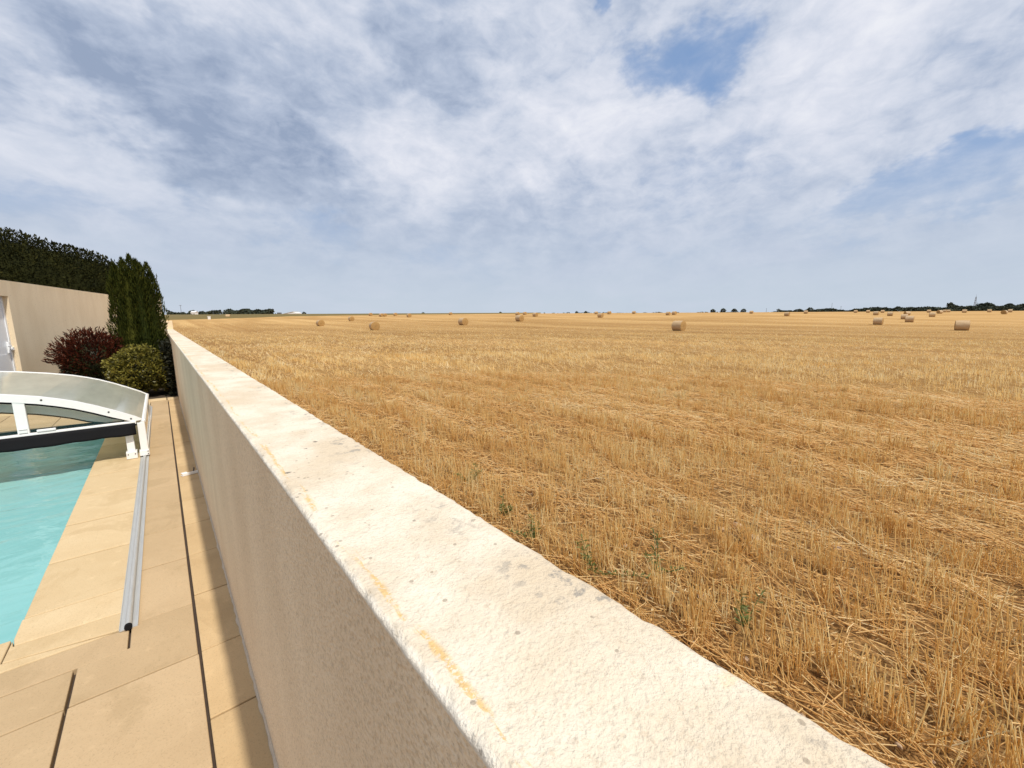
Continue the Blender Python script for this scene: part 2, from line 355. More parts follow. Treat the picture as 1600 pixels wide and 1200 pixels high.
def m_bale_face():
    m, t, p, o = mat('bale_straw_end'); oc = t.node('ShaderNodeTexCoord').outputs['Object']; x, y, z = t.sep(oc)
    r = t.m('SQRT', t.m('ADD', t.m('MULTIPLY', x, x), t.m('MULTIPLY', z, z))); a = t.m('ARCTAN2', z, x)
    sp = t.m('SINE', t.m('ADD', t.m('MULTIPLY', r, 70), t.m('ADD', a, t.m('MULTIPLY', t.noise(oc, 4, 3), 9))))
    n = t.noise(oc, 38, 6, .7)
    col = t.mix(t.ss(n, .35, .68), (.30, .165, .05), (.60, .37, .13)); col = t.mix(t.ss(sp, -.4, 1, 0, .4), col, (.24, .125, .04))
    t.set(p.inputs['Base Color'], col); p.inputs['Roughness'].default_value = .9
    t.set(p.inputs['Normal'], t.bump(t.m('ADD', n, t.m('MULTIPLY', sp, .2)), 1, .03)); return m
def m_bale_net():
    m, t, p, o = mat('bale_net_wrap'); oc = t.node('ShaderNodeTexCoord').outputs['Object']; rnd = t.node('ShaderNodeObjectInfo').outputs['Random']
    n = t.noise(t.scale(oc, 1, 5, 1), 16, 6, .65); st = t.noise(t.scale(oc, .1, 9, .1), 3, 4, .6)
    col = t.mix(t.ss(n, .35, .68), (.36, .235, .12), (.60, .44, .26)); col = t.mix(t.ss(st, .4, .65, 0, .5), col, (.54, .375, .20))
    col = t.mix(t.lin(rnd, 0, 1, 0, .3), col, (.52, .34, .16))
    t.set(p.inputs['Base Color'], col); p.inputs['Roughness'].default_value = .75; t.set(p.inputs['Normal'], t.bump(n, .6, .02)); return m
def m_aluminium(name, col, rough):
    m, t, p, o = mat(name); oc = t.node('ShaderNodeTexCoord').outputs['Object']; n = t.noise(t.scale(oc, 8, .8, 8), 12, 5, .6)
    t.set(p.inputs['Base Color'], t.mix(n, tuple(c * .8 for c in col), col)); p.inputs['Metallic'].default_value = .45
    t.set(p.inputs['Roughness'], t.lin(n, .3, .7, rough * .8, rough * 1.3)); return m

M = dict(wall_top=m_wall_top(), wall=m_render('sand_render'), tall=m_render('pale_sand_render', (.88, .72, .50), (.82, .655, .44), 2.5),
         tile=m_tile('sandstone_tile', (.54, .395, .235), (.48, .345, .20), (.385, .275, .15)),
         coping=m_tile('pale_coping_stone', (.68, .53, .325), (.62, .465, .27), (.47, .335, .175)),
         strip=m_tile('shadow_lightened_tile', (.60, .43, .235), (.53, .37, .195), (.43, .295, .15)),  # base colour lightened to offset the wall's shadow falling on this strip
         joint=plain('dark_joint', (.075, .05, .035), .95, var=.3), bed=plain('mortar_bed', (.20, .14, .085), .95, var=.2), mortar=plain('white_mortar', (.60, .49, .36), .95, var=.2, scale=90),
         field=m_field(), soil=m_soil(), water=m_water(), liner=m_liner(),
         white=plain('white_lacquered_aluminium', (.86, .85, .83), .4, var=.03), pvc=plain('white_door_pvc', (.88, .89, .90), .4, var=.02), black=plain('black_rubber', (.012, .0115, .013), .85, var=.2, spec=.15), dark=plain('dark_metal', (.04, .035, .03), .5, .5),
         roof=m_pane('frosted_polycarbonate', (.90, .91, .84), 1, .12, .92), pane=m_pane('clear_pane', (.93, .95, .93), 1, .02), rail=m_aluminium('rail_aluminium', (.60, .60, .58), .5),
         face=m_bale_face(), net=m_bale_net(),
         stalk=m_straw('stubble_straw', [(.50, .265, .075), (.82, .53, .18), (.93, .67, .28), (.96, .79, .42), (.97, .88, .60)]),
         litter=m_straw('lying_straw', [(.50, .27, .08), (.80, .50, .18), (.94, .69, .32), (.97, .83, .53)]),
         stone=plain('pale_limestone', (.50, .35, .22), .9, var=.25, scale=40), weed=m_leaf('weed_leaf', [(.08, .11, .025), (.13, .16, .04), (.21, .22, .07)]),
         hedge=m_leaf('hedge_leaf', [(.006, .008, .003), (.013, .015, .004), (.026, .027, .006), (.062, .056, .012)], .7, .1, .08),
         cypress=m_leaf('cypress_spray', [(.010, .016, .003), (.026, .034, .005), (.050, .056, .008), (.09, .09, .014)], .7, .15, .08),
         red=m_leaf('red_leaf', [(.02, .010, .006), (.055, .016, .010), (.10, .022, .010), (.16, .045, .018)], .6, .2, .08),
         dkgreen=m_leaf('dull_green_leaf', [(.012, .014, .005), (.03, .032, .010), (.06, .06, .018)], .5, .2, .25),
         lime=m_leaf('yellow_green_leaf', [(.03, .03, .005), (.085, .078, .012), (.22, .19, .032), (.42, .36, .08)], .42, .25, .35),
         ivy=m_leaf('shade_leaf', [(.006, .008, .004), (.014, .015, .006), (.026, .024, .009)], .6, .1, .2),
         bark=plain('bark', (.09, .06, .04), .95, var=.3), crop=m_leaf('far_crop', [(.10, .075, .03), (.16, .12, .045), (.22, .165, .06)], .9, 0, .1),
         wood=m_leaf('far_tree', [(.035, .045, .034), (.055, .066, .046), (.085, .092, .06)], .9, 0, .1), farwhite=plain('far_white_wall', (.72, .72, .70), .8), fartile=plain('far_roof_tile', (.36, .17, .10), .9), mast=plain('grey_mast_steel', (.16, .16, .17), .6, .3))

# ------------------------------------------------------------------ setting: field, garden ground, pool
WIN, WOUT, WTOP, YEND = .166, .404, 1.303, 20.5
def axis(fine, start, stop, growth, lo=None):
    a = list(fine); s = start
    x = a[-1]
    while x < stop: x += s; s *= growth; a.append(x)
    return a
def build_field():
    xs = axis(np.arange(.30, 13, .13), .16, 9000, 1.07); neg = [-12.]; s = 3.
    while neg[-1] > -6000: neg.append(neg[-1] - s); s *= 1.3
    xs = neg[::-1] + [-9, -6, -3, -1, 0] + xs
    ys = [-6.] + list(np.arange(-5.5, -1, .5)) + list(np.arange(-1, 14, .13)) + list(np.arange(14, 20.7, .35)) + [20.9]
    ys = axis(ys, .4, 9000, 1.07); neg = [-6.]; s = 2.
    while neg[-1] > -6000: neg.append(neg[-1] - s); s *= 1.4
    ys = neg[::-1][:-1] + ys
    X, Y = np.meshgrid(xs, ys); Z = terr(X, Y); near = np.clip(1 - np.hypot(X, Y) / 40, 0, 1)
    Z = Z + (fbm(X * 3.1, Y * 2.2, 3) * .045 + fbm(X * .8, Y * .15, 2) * .05) * near * (X > .3) - .03 * (X < .3)
    nx, ny = len(xs), len(ys); I = np.arange(nx * ny).reshape(ny, nx)
    F = np.stack([I[:-1, :-1], I[:-1, 1:], I[1:, 1:], I[1:, :-1]], -1).reshape(-1, 4)
    cx = (X[:-1, :-1] + X[1:, 1:]).ravel() / 2; cy = (Y[:-1, :-1] + Y[1:, 1:]).ravel() / 2
    keep = ~((cx > -12) & (cx < .3) & (cy > -6) & (cy < 20.9))
    V = np.stack([X, Y, Z], -1).reshape(-1, 3); F = F[keep]; used = np.unique(F); mp = np.zeros(len(V), int); mp[used] = np.arange(len(used))
    tag(link('field', np_mesh('field', V[used], mp[F], True), M['field']), kind='structure')
build_field()
PX0, PX1, PY0, PY1 = -4.35, -.745, 3.16, 9.0
b = MB()
for a, c in (((-12, -6), (PX0 - .03, 11.36)), ((PX1 + .03, -6), (WIN + .1, 11.36)), ((PX0 - .03, -6), (PX1 + .03, PY0 - .03)), ((PX0 - .03, PY1 + .03), (PX1 + .03, 11.36))): b.box((*a, -.2), (*c, -.032))
deck = tag(b.build('pool_deck', M['joint']), kind='structure')
tag(MB().box((-12, 11.5, -.3), (WIN + .1, 20.95, -.02)).build('flower_bed', M['soil']), kind='structure')
basin = MB(); z0, zt = -1.45, -.02
basin.v += [(PX0, PY0, zt), (PX1, PY0, zt), (PX1, PY1, zt), (PX0, PY1, zt), (PX0, PY0, z0), (PX1, PY0, z0), (PX1, PY1, z0), (PX0, PY1, z0)]
basin.f += [(4, 5, 6, 7), (0, 4, 5, 1), (1, 5, 6, 2), (2, 6, 7, 3), (3, 7, 4, 0)]
me = bpy.data.meshes.new('pool_basin'); me.from_pydata(basin.v, [], [f[::-1] for f in basin.f]); tag(link('pool_basin', me, M['liner']), kind='structure')
me = bpy.data.meshes.new('pool_water'); me.from_pydata([(PX0 + .002, PY0 + .002, -.085), (PX1 - .002, PY0 + .002, -.085), (PX1 - .002, PY1 - .002, -.085), (PX0 + .002, PY1 - .002, -.085)], [], [(0, 1, 2, 3)])
tag(link('pool_water', me, M['water']), kind='structure')

# paving: every slab a piece of its own
def slab(poly, m, name='tile', g=.003, bev=.004, top=0., th=.04):
    cx = sum(p[0] for p in poly) / len(poly); cy = sum(p[1] for p in poly) / len(poly)
    bb = MB().prism([(x - cx, y - cy) for x, y in poly], -th, 0)
    o = bb.build(name, M[m], deck, bevel=bev, seg=2, loc=(cx, cy, top + random.uniform(-.0018, .0018)))
    o.rotation_euler = (random.uniform(-.0015, .0015), random.uniform(-.0015, .0015), random.uniform(-.002, .002)); return o
def rect(x0, x1, y0, y1, m, gx=.004, gy=.0035, **k): return slab([(x0 + gx, y0 + gy), (x1 - gx, y0 + gy), (x1 - gx, y1 - gy), (x0 + gx, y1 - gy)], m, **k)
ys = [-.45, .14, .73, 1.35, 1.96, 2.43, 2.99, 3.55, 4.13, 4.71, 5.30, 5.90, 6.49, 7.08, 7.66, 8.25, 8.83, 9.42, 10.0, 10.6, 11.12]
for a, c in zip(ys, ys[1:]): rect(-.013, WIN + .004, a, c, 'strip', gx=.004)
ys = [2.91, 3.54, 4.13, 4.73, 5.28, 5.90, 6.49, 7.08, 7.66, 8.25, 8.83, 9.42, 10.0, 10.6, 11.12]
for a, c in zip(ys, ys[1:]): rect(-.292, -.019, a, c, 'tile', gy=.0035)
slab([(-.472, 2.424), (-.023, 2.424), (-.023, 2.908), (-.286, 2.908), (-.286, 2.692), (-.472, 2.692)], 'tile')      # L-shaped slab at the rail end
for x0, x1 in ((-.478, -.016), (-1.12, -.482), (-1.77, -1.12), (-2.42, -1.77)):
    for y0, y1 in ((1.72, 2.42), (1.02, 1.72), (.32, 1.02), (-.4, .32)): rect(x0, x1, y0, y1, 'tile')
    if x0 < -.5: rect(x0, x1, 2.42, 2.69, 'tile')
for x0, x1 in ((-.98, -.294), (-1.7, -.98), (-2.4, -1.7)): rect(x0, x1, 2.692, 2.888, 'tile', gx=.002)
ys = [3.36, 4.05, 4.75, 5.46, 6.16, 6.86, 7.56, 8.26, 8.96, 9.66, 10.36, 11.12]
for a, c in zip(ys, ys[1:]): rect(PX1 - .012, -.294, a, c, 'coping', gy=.009, bev=.007)
slab([(-.755, 3.17), (-.742, 3.1), (-.296, 3.075), (-.296, 3.358), (-.757, 3.358)], 'coping', bev=.006)
slab([(-.76, 2.972), (-.296, 2.89), (-.296, 3.072), (-.745, 3.098), (-.757, 3.16)], 'coping', bev=.005)
slab([(-.764, 2.973), (-.764, 3.172), (-1.5, 3.172), (-1.5, 2.895), (-.36, 2.892)], 'coping', bev=.006)
for x0, x1 in ((-2.2, -1.504), (-2.9, -2.2), (-3.6, -2.9)): rect(x0, x1, 2.895, 3.172, 'coping', bev=.008)
for i in range(6):
    for y0, y1 in ((8.98, 9.35), (9.35, 9.95), (9.95, 10.55), (10.55, 11.12)): rect(PX1 - .012 - .7 * (i + 1), PX1 - .012 - .7 * i, y0, y1, 'coping' if y0 < 9.1 else 'tile')
for x0, x1 in ((-.62, -.035), (-.03, WIN + .004), (-1.25, -.62), (-1.9, -1.25), (-2.6, -1.9)): rect(x0, x1, 11.12, 11.42, 'coping', bev=.008, top=.012, th=.06)

# ------------------------------------------------------------------ low garden wall
def build_wall():
    wl = thing('garden_wall', 'long low sand-rendered wall with a worn white top between pool terrace and stubble field', 'wall', (0, 0, 0))
    ysl = list(np.arange(-2.5, -.6, .08)) + list(np.arange(-.6, 3.2, .011)) + list(np.arange(3.2, 7, .03)) + list(np.arange(7, YEND, .12)) + [YEND]
    Y = np.array(ysl)
    # top: profile across, rough lip inside, worn outer edge
    prof = [(.0015, -.016, 0), (-.0012, -.010, .3), (-.0015, -.004, .7), (.001, -.0008, 1), (.005, .0012, 1), (.012, .0022, 1), (.022, .001, .7), (.05, 0, .4), (.08, 0, .3), (.115, .001, .3), (.15, .001, .3), (.185, 0, .3), (.21, -.0005, .3), (.228, -.001, .4), (.236, -.0045, .5), (.240, -.012, .4), (.240, -.05, .3), (.236, -.1, .3), (.22, -.12, 0)]
    off = np.array([p[0] for p in prof]); zz = np.array([p[1] for p in prof]); amp = np.array([p[2] for p in prof])
    YY, OO = np.meshgrid(Y, off, indexing='ij'); AA = np.broadcast_to(amp, YY.shape)
    n1 = fbm(YY * 55, OO * 90, 3); n2 = fbm(YY * 4, OO * 9 + 40, 4)
    wob = fbm(Y * 1.3, Y * 0 + 3.3, 5)[:, None]; chip = np.clip(fbm(Y * 7, Y * 0 + 9.1, 3)[:, None] - .18, 0, 1)
    side = np.where(OO < .03, -1., np.where(OO > .2, 1., 0.))
    X = WIN + OO + side * AA * n1 * .0055 + (OO > .2) * (wob * .0016 - chip * .004) * np.clip(AA + .3, 0, 1) + (OO < .03) * fbm(Y * 2.1, Y * 0 + 7, 4)[:, None] * .0015
    Z = WTOP + zz[None, :] + AA * (n1 * .0045 + n2 * .0014) - (OO > .2) * chip * .004
    ny, nx = X.shape; I = np.arange(nx * ny).reshape(ny, nx)
    F = np.stack([I[:-1, :-1], I[:-1, 1:], I[1:, 1:], I[1:, :-1]], -1).reshape(-1, 4)
    link('wall_top', np_mesh('wall_top', np.stack([X, YY, Z], -1).reshape(-1, 3), F, True), M['wall_top'], wl)
    b = MB().box((WIN, -2.5, -.25), (WOUT - .022, YEND, WTOP - .0125)); b.build('wall_body', M['wall'], wl)
    # ragged mortar line where wall meets paving
    Ys = np.arange(-.6, 11.1, .02); k = len(Ys); wv = .006 + .012 * np.abs(fbm(Ys * 9, Ys * 0 + 1, 4)); hv = .006 + .026 * np.abs(fbm(Ys * 8, Ys * 0 + 5, 4))
    V = np.concatenate([np.stack([WIN - wv, Ys, Ys * 0 + .0], 1), np.stack([WIN - .006 + Ys * 0, Ys, hv * .7], 1), np.stack([WIN - .0005 + Ys * 0, Ys, hv], 1)])
    i = np.arange(k - 1); F = np.concatenate([np.stack([i, i + 1, i + 1 + k, i + k], 1), np.stack([i + k, i + 1 + k, i + 1 + 2 * k, i + 2 * k], 1)])
    link('mortar_fillet', np_mesh('mortar_fillet', V, F, True), M['mortar'], wl)
build_wall()

# ------------------------------------------------------------------ tall wall with the white door, end wall
def build_tall():
    ang = math.atan2(.9774, .2113)
    t = thing('outbuilding_wall', 'tall pale beige rendered wall with a white door at the end of the terrace', 'wall', (-2.40, 13.86, 0), ang)
    # local x runs along the wall away from the camera, local -y faces the garden
    b = MB().box((0, 0, -.2), (6.75, .22, 2.5)).box((-2.6, 0, -.2), (-.95, .22, 2.5)).box((-.95, 0, 2.17), (0, .22, 2.5))
    b.build('wall_body', M['tall'], t)
    d = MB().box((-.948, .10, 0), (-.002, .16, 2.168)).build('door', M['pvc'], t, bevel=.004)
    f = MB().box((-.948, .085, 0), (-.895, .099, 2.168)).box((-.055, .085, 0), (-.002, .099, 2.168)).box((-.895, .085, 2.115), (-.055, .099, 2.168)).build('door_frame', M['pvc'], t)
    MB().box((-.15, .062, .96), (-.11, .099, 1.2)).box((-.27, .03, 1.105), (-.12, .05, 1.13)).box((-.14, .03, 1.105), (-.12, .075, 1.13)).build('handle', M['pvc'], d, bevel=.004)
    MB().box((-.07, .05, 1.02), (0.0, .084, 1.09)).build('lock_keep', M['pvc'], d, bevel=.004)
    MB().box((-.80, .094, .25), (-.2, .0995, .95)).build('door_panel', M['pvc'], d, bevel=.003)
build_tall()
ew = thing('end_wall', 'beige rendered end wall seen as a narrow strip right of the cypress, meeting the low wall', 'wall', (0, YEND + .005, 0))
MB().box((-1.0, 0, -.2), (WIN - .004, .2, 2.5)).build('wall_body', M['tall'], ew)
MB().box((WIN - .002, 0, -.2), (WOUT + .004, .3, 1.62)).build('pier', M['tall'], ew, bevel=.01)

# ------------------------------------------------------------------ pool cover
AR = [(-.27, .465), (-.33, .51), (-.494, .605), (-.64, .682), (-.789, .752), (-.92, .80), (-1.065, .845), (-1.19, .873), (-1.323, .901), (-1.6, .945), (-1.9, .978), (-2.2, .997), (-2.55, 1.005)]
AR = AR + [(-5.1 - x, z) for x, z in AR[-2::-1]]
def arch(off):
    out = []
    for i, (x, z) in enumerate(AR):
        a = AR[max(0, i - 1)]; c = AR[min(len(AR) - 1, i + 1)]; tx, tz = c[0] - a[0], c[1] - a[1]; L = math.hypot(tx, tz); nx, nz = tz / L, -tx / L
        if nz < 0: nx, nz = -nx, -nz
        out.append((x - nx * off, max(.46, z - nz * off)))
    return out
def build_cover():
    Y0, Y1 = 6.6, 8.9
    t = thing('pool_enclosure', 'low arched telescopic pool enclosure, white frame, frosted roof and black rubber flap', 'pool cover', (-2.55, 6.6, 0))
    def put(mb, name, m, par=t, bev=0, smooth=False):
        o = mb.build(name, M[m], par, bevel=bev, smooth=smooth); 
        base = Vector((-2.55, 6.6, 0))
        o.data.transform(Matrix.Translation(-base)); return o
    band = lambda o0, o1, y0, y1: MB().sweep([(a[0], a[1], c[0], c[1]) for a, c in zip(arch(o0), arch(o1))], 0, 0, y0, y1)
    fa = put(band(0, .078, Y0, Y0 + .055), 'front_arch', 'white')
    for x, z in ((-1.05, .808), (-.37, .492), (-.55, .60)):
        put(MB().tube((x, Y0 - .004, z), (x, Y0 + .001, z), .009, seg=8), 'screw', 'dark', fa)
    put(band(.0785, .100, Y0 + .02, Y0 + .05), 'arch_edge_band', 'black')  # thin black band just below the arch
    put(band(-.002, .035, Y1, Y1 + .05), 'rear_arch', 'white')
    rp = put(band(.004, .012, Y0 + .055, Y1), 'roof_panel', 'roof'); rp.data.materials.append(M['pane'])
    for f in rp.data.polygons:
        if f.normal.z < -.2: f.material_index = 1
    put(MB().box((-4.80, Y0 - .012, .425), (-.33, Y0 + .05, .4595)), 'bottom_bar', 'white', bev=.004)
    put(band(.125, .205, Y0 + .12, Y0 + .16), 'inner_arch', 'white'); put(band(.206, .222, Y0 + .13, Y0 + .155), 'arch_edge_band', 'black')
    put(MB().box((-4.66, Y0 + .14, .42), (-.44, Y0 + .15, .475)), 'inner_flap', 'black')
    # sagging rubber flap
    n = 60; V = []; F = []
    for i in range(n + 1):
        x = -4.8 + 4.46 * i / n; wv = .004 * math.sin(i * 1.7) + .003 * math.sin(i * .6)
        for k, zf in enumerate((.44, .40, .36, .325, .298)): V.append((x + 2.55, -.0155 - .003 * k + wv * k * .5, zf + (wv * .6 if k == 4 else 0)))
    for i in range(n):
        for k in range(4): a = i * 5 + k; F.append((a, a + 1, a + 6, a + 5))
    fl = link('rubber_flap', np_mesh('rubber_flap', V, F, True), M['black'], t); sol = fl.modifiers.new('thick', 'SOLIDIFY'); sol.thickness = .004
    xs = [-1.2165, -2.55, -3.88]
    low = arch(.1)
    def zat(x): return float(np.interp(x, [p[0] for p in low[::-1]], [p[1] for p in low[::-1]]))
    for x in xs:
        mu = put(MB().box((x - .042, Y0 + .004, .462), (x + .042, Y0 + .052, zat(x) + .03)), 'mullion', 'white', bev=.003)
        put(MB().box((x - .03, Y0 - .012, .475), (x + .03, Y0 + .003, .50)).box((x - .03, Y0 - .012, .51), (x + .03, Y0 + .003, .52)), 'hinge', 'white', mu)
    ed = [-.42] + xs + [-4.68]
    for a, c in zip(ed, ed[1:]):
        pts = [q for q in low if c + .02 < q[0] < a - .02]; x0, x1 = a - .043, c + .043
        top = [(x0, zat(x0))] + [q for q in pts if x1 < q[0] < x0] + [(x1, zat(x1))]
        mb = MB(); mb.sweep([(x, z + .004, x, .458) for x, z in top], 0, 0, Y0 + .030, Y0 + .036); put(mb, 'front_pane', 'pane')
    put(MB().box((-1.12, Y0 - .022, .470), (-.98, Y0 + .003, .492)), 'latch', 'white', bev=.003)
    for sgn in (0, 1):
        f = (lambda x: x) if not sgn else (lambda x: -5.1 - x)
        bx = lambda x0, x1: (min(f(x0), f(x1)), max(f(x0), f(x1)))
        def B(x0, x1, y0, y1, z0, z1): a, c = bx(x0, x1); return MB().box((a, y0, z0), (c, y1, z1))
        put(B(-.245, -.292, Y0 + .0, Y1 + .05, .42, .468), 'eaves_rail', 'white', bev=.014)
        put(B(-.272, -.278, Y0 + .08, Y1, .10, .43), 'side_pane', 'pane')
        put(B(-.258, -.292, Y0 + .06, Y1 + .05, .055, .10), 'bottom_runner', 'white', bev=.004)
        lg = put(B(-.255, -.325, Y0 + .0, Y0 + .06, .09, .43), 'leg', 'white', bev=.004)
        ft = put(B(-.25, -.34, Y0 - .012, Y0 + .09, .022, .089), 'foot', 'white', lg, bev=.004)
        for zc in (.04, .072): put(MB().tube((f(-.262), Y0 - .016, zc), (f(-.262), Y0 - .011, zc), .006, seg=8), 'screw', 'dark', lg)
        lg = put(B(-.375, -.445, Y0 + .03, Y0 + .09, .09, .425), 'inner_leg', 'white', bev=.004)
        ft = put(B(-.36, -.46, Y0 + .0, Y0 + .12, .003, .089), 'inner_foot', 'white', lg, bev=.004)
        for xc in (-.378, -.442): put(MB().tube((f(xc), Y0 - .005, .06), (f(xc), Y0 + .002, .06), .006, seg=8), 'screw', 'dark', lg)
        put(B(-.325, -.26, Y1 - .02, Y1 + .05, .022, .43), 'rear_leg', 'white', bev=.004)
        put(B(-.45, -.33, Y0 + .04, Y0 + .09, .395, .426), 'corner_bracket', 'dark')
build_cover()
# ground rail of the cover
rl = thing('cover_rail', 'grey aluminium guide rail with a black end plug lying along the pool coping', 'rail', (-.297, 2.87, 0))
b = MB(); b.box((-.038, 0, .001), (-.012, 7.6, .007)).box((.012, 0, .001), (.038, 7.6, .007)).box((-.012, 0, .0015), (.012, 7.6, .006)).box((-.0385, 0, .007), (-.0355, 7.6, .013)).box((.0355, 0, .007), (.0385, 7.6, .013))
b.build('base_plate', M['rail'], rl)
MB().tube((0, .006, .019), (0, 7.6, .019), .0145, seg=16).build('rail_tube', M['rail'], rl, smooth=False)
MB().tube((0, -.012, .0195), (0, .0055, .0195), .0165, seg=16).build('end_plug', M['black'], rl)
ck = thing('metal_clip', 'small white metal clip with dark pin lying on paving beside the wall', 'clip', (.085, 5.52, .002), .25)
MB().box((-.07, -.03, 0), (.07, -.022, .03)).box((-.07, -.022, 0), (.07, .03, .004)).box((-.07, -.022, .026), (-.02, .02, .03)).build('bracket', M['white'], ck, bevel=.002)
MB().tube((.035, .0, .004), (.05, .012, .06), .006, seg=8).build('pin', M['dark'], ck)

# ------------------------------------------------------------------ plants
def leaves(Cn, D, L, W, twist=None):
    n = len(Cn); D = D / np.linalg.norm(D, axis=1, keepdims=True); r = rng.normal(size=(n, 3)); S = np.cross(D, r); S /= np.linalg.norm(S, axis=1, keepdims=True) + 1e-9
    N = np.cross(S, D); L = np.broadcast_to(L, n)[:, None]; W = np.broadcast_to(W, n)[:, None]
    V = np.stack([Cn - D * L * .5, Cn + S * W * .5 + N * W * .12, Cn + D * L * .5, Cn - S * W * .5 + N * W * .12], 1).reshape(-1, 3)
    return V, np.arange(4 * n).reshape(n, 4)
def foliage(name, V, F, m, parent): return link(name, np_mesh(name, V, F), M[m], parent)
def blob_mesh(name, pts_fn, nu=28, nv=16):
    V = []; F = []
    for j in range(nv + 1):
        for i in range(nu): V.append(pts_fn(2 * math.pi * i / nu, math.pi * j / nv))
    for j in range(nv):
        for i in range(nu): a = j * nu + i; c = j * nu + (i + 1) % nu; F.append((a, c, c + nu, a + nu))
    return np_mesh(name, V, F, True)
def shell(n, rx, ry, rz, cz, lump=.12, depth=.25, fr=3.):
    """points in the outer shell of a lumpy ellipsoid (local), with outward normals"""
    d = rng.normal(size=(n, 3)); d /= np.linalg.norm(d, axis=1, keepdims=True); d = d[d[:, 2] > -.75]
    k = 1 + lump * 2 * (fbm(d[:, 0] * fr + 9, d[:, 1] * fr + d[:, 2] * fr * .8, 3))
    rr = k * (1 - depth * rng.random(len(d))**1.6)
    P = d * np.array([rx, ry, rz]) * rr[:, None]; P[:, 2] += cz
    Nn = d / np.array([rx, ry, rz]); Nn /= np.linalg.norm(Nn, axis=1, keepdims=True)
    return P, Nn
def core(rx, ry, rz, cz, s=.72):
    return lambda a, p: (rx * s * math.sin(p) * math.cos(a) * (1 + .1 * math.sin(3 * a)), ry * s * math.sin(p) * math.sin(a), max(0.02, cz + rz * s * math.cos(p)))

# yellow-green rounded shrub
sh = thing('round_shrub', 'rounded yellow-green leafy shrub at the end of the paving, against the low wall', 'shrub', (-.42, 12.2, 0))
P, Nn = shell(11000, .56, .54, .56, .52, .12, .34, 4); keep = P[:, 2] > .03; P, Nn = P[keep], Nn[keep]
V, F = leaves(P, Nn * .7 + rng.normal(size=P.shape) * .6 + [0, 0, .25], rng.uniform(.055, .09, len(P)), rng.uniform(.026, .042, len(P))); foliage('foliage', V, F, 'lime', sh)
link('foliage_core', blob_mesh('foliage_core', core(.56, .54, .56, .5, .74)), M['dkgreen'], sh)
b = MB()
for k in range(5): a = k * 1.26; b.tube((0, 0, -.03), (.25 * math.cos(a), .25 * math.sin(a), .5), .02, .008, 6)
b.build('stem', M['bark'], sh)
# red-leaved shrub
rs = thing('red_shrub', 'dark red spiky-leaved shrub in front of the tall beige wall', 'shrub', (-1.22, 13.5, 0))
P, Nn = shell(9000, .64, .58, .66, .66, .2, .36, 3); lowm = (P[:, 2] + rng.normal(0, .18, len(P))) < .62; keep = P[:, 2] > .03
for msk, nm, mt in ((keep & ~lowm, 'red_foliage', 'red'), (keep & lowm, 'lower_foliage', 'dkgreen')):
    p_, n_ = P[msk], Nn[msk]; V, F = leaves(p_, n_ * .9 + rng.normal(size=p_.shape) * .45 + [0, 0, .3], rng.uniform(.07, .12, len(p_)), rng.uniform(.018, .03, len(p_))); foliage(nm, V, F, mt, rs)
# long shoots
Ps = []; Ds = []
for k in range(230):
    d = np.array([random.gauss(0, 1), random.gauss(0, 1), abs(random.gauss(.5, .7))]); d /= np.linalg.norm(d); s0 = d * [.64, .58, .66] + [0, 0, .68]; g = d + [0, 0, .35]; g /= np.linalg.norm(g)
    for j in range(9): Ps.append(s0 + g * (.019 * j + .012 * random.random())+np.random.default_rng(k*10+j).normal(0,.01,3)); Ds.append(g + np.random.default_rng(k * 31 + j).normal(0, .35, 3))
V, F = leaves(np.array(Ps), np.array(Ds), .085, .02); foliage('shoots', V, F, 'red', rs)
link('foliage_core', blob_mesh('foliage_core', core(.66, .6, .68, .66, .7)), M['dkgreen'], rs)
b = MB()
for k in range(6): a = k * 1.05; b.tube((0, 0, -.03), (.3 * math.cos(a), .3 * math.sin(a), .6), .02, .008, 6)
b.build('stem', M['bark'], rs)
# columnar cypress of many upright plumes
cy = thing('cypress', 'dark green columnar cypress with ragged tips, tallest plant by the low wall', 'conifer', (-.36, 13.65, 0))
cy.scale = (.84, .84, 1.0)
allV = []; allF = []; cnt = 0; cores = MB()
plumes = [(0, 0, 2.55, .30)] + [(.36 * math.cos(a) * k, .36 * math.sin(a) * k, h, r) for a, k, h, r in
          ((.1, 1.05, 2.8, .25), (.75, 1.05, 2.62, .24), (1.5, 1., 2.7, .25), (2.3, 1.05, 2.6, .25), (2.95, 1.1, 2.75, .23), (3.6, 1.05, 2.9, .24), (4.3, 1., 2.95, .24), (5.0, 1.05, 3.0, .26), (5.65, 1.12, 2.95, .25), (2.9, .5, 3.05, .24), (5.9, .55, 2.95, .22), (4.6, .45, 3.12, .22))]
for (x, y, h, r) in plumes:
    n = 3000; tt = rng.random(n)**.85; prof = np.interp(tt, [0, .1, .3, .55, .8, .93, 1], [.6, .9, 1.05, 1.1, .85, .45, .05])
    a = rng.random(n) * 6.283; rr = r * prof * (1 - .45 * rng.random(n)**1.8) * (1 + .5 * fbm(a * 1.2, tt * 9 + x * 7, 3))
    spread = np.interp(tt, [0, .35, 1], [.55, .95, 1.03])
    P = np.stack([x * spread + rr * np.cos(a), y * spread + rr * np.sin(a), .05 + tt * h], 1)
    D = np.stack([np.cos(a) * .42, np.sin(a) * .42, np.ones(n)], 1) + rng.normal(size=(n, 3)) * .22
    V, F = leaves(P, D, rng.uniform(.07, .15, n), rng.uniform(.012, .022, n)); allV.append(V); allF.append(F + cnt); cnt += len(V)
    cores.tube((x * .75, y * .75, .03), (x * 1.03, y * 1.03, h * .4), r * .45, r * .55, 9); cores.tube((x * 1.03, y * 1.03, h * .4), (x * .85, y * .85, h * .9), r * .55, r * .12, 9)
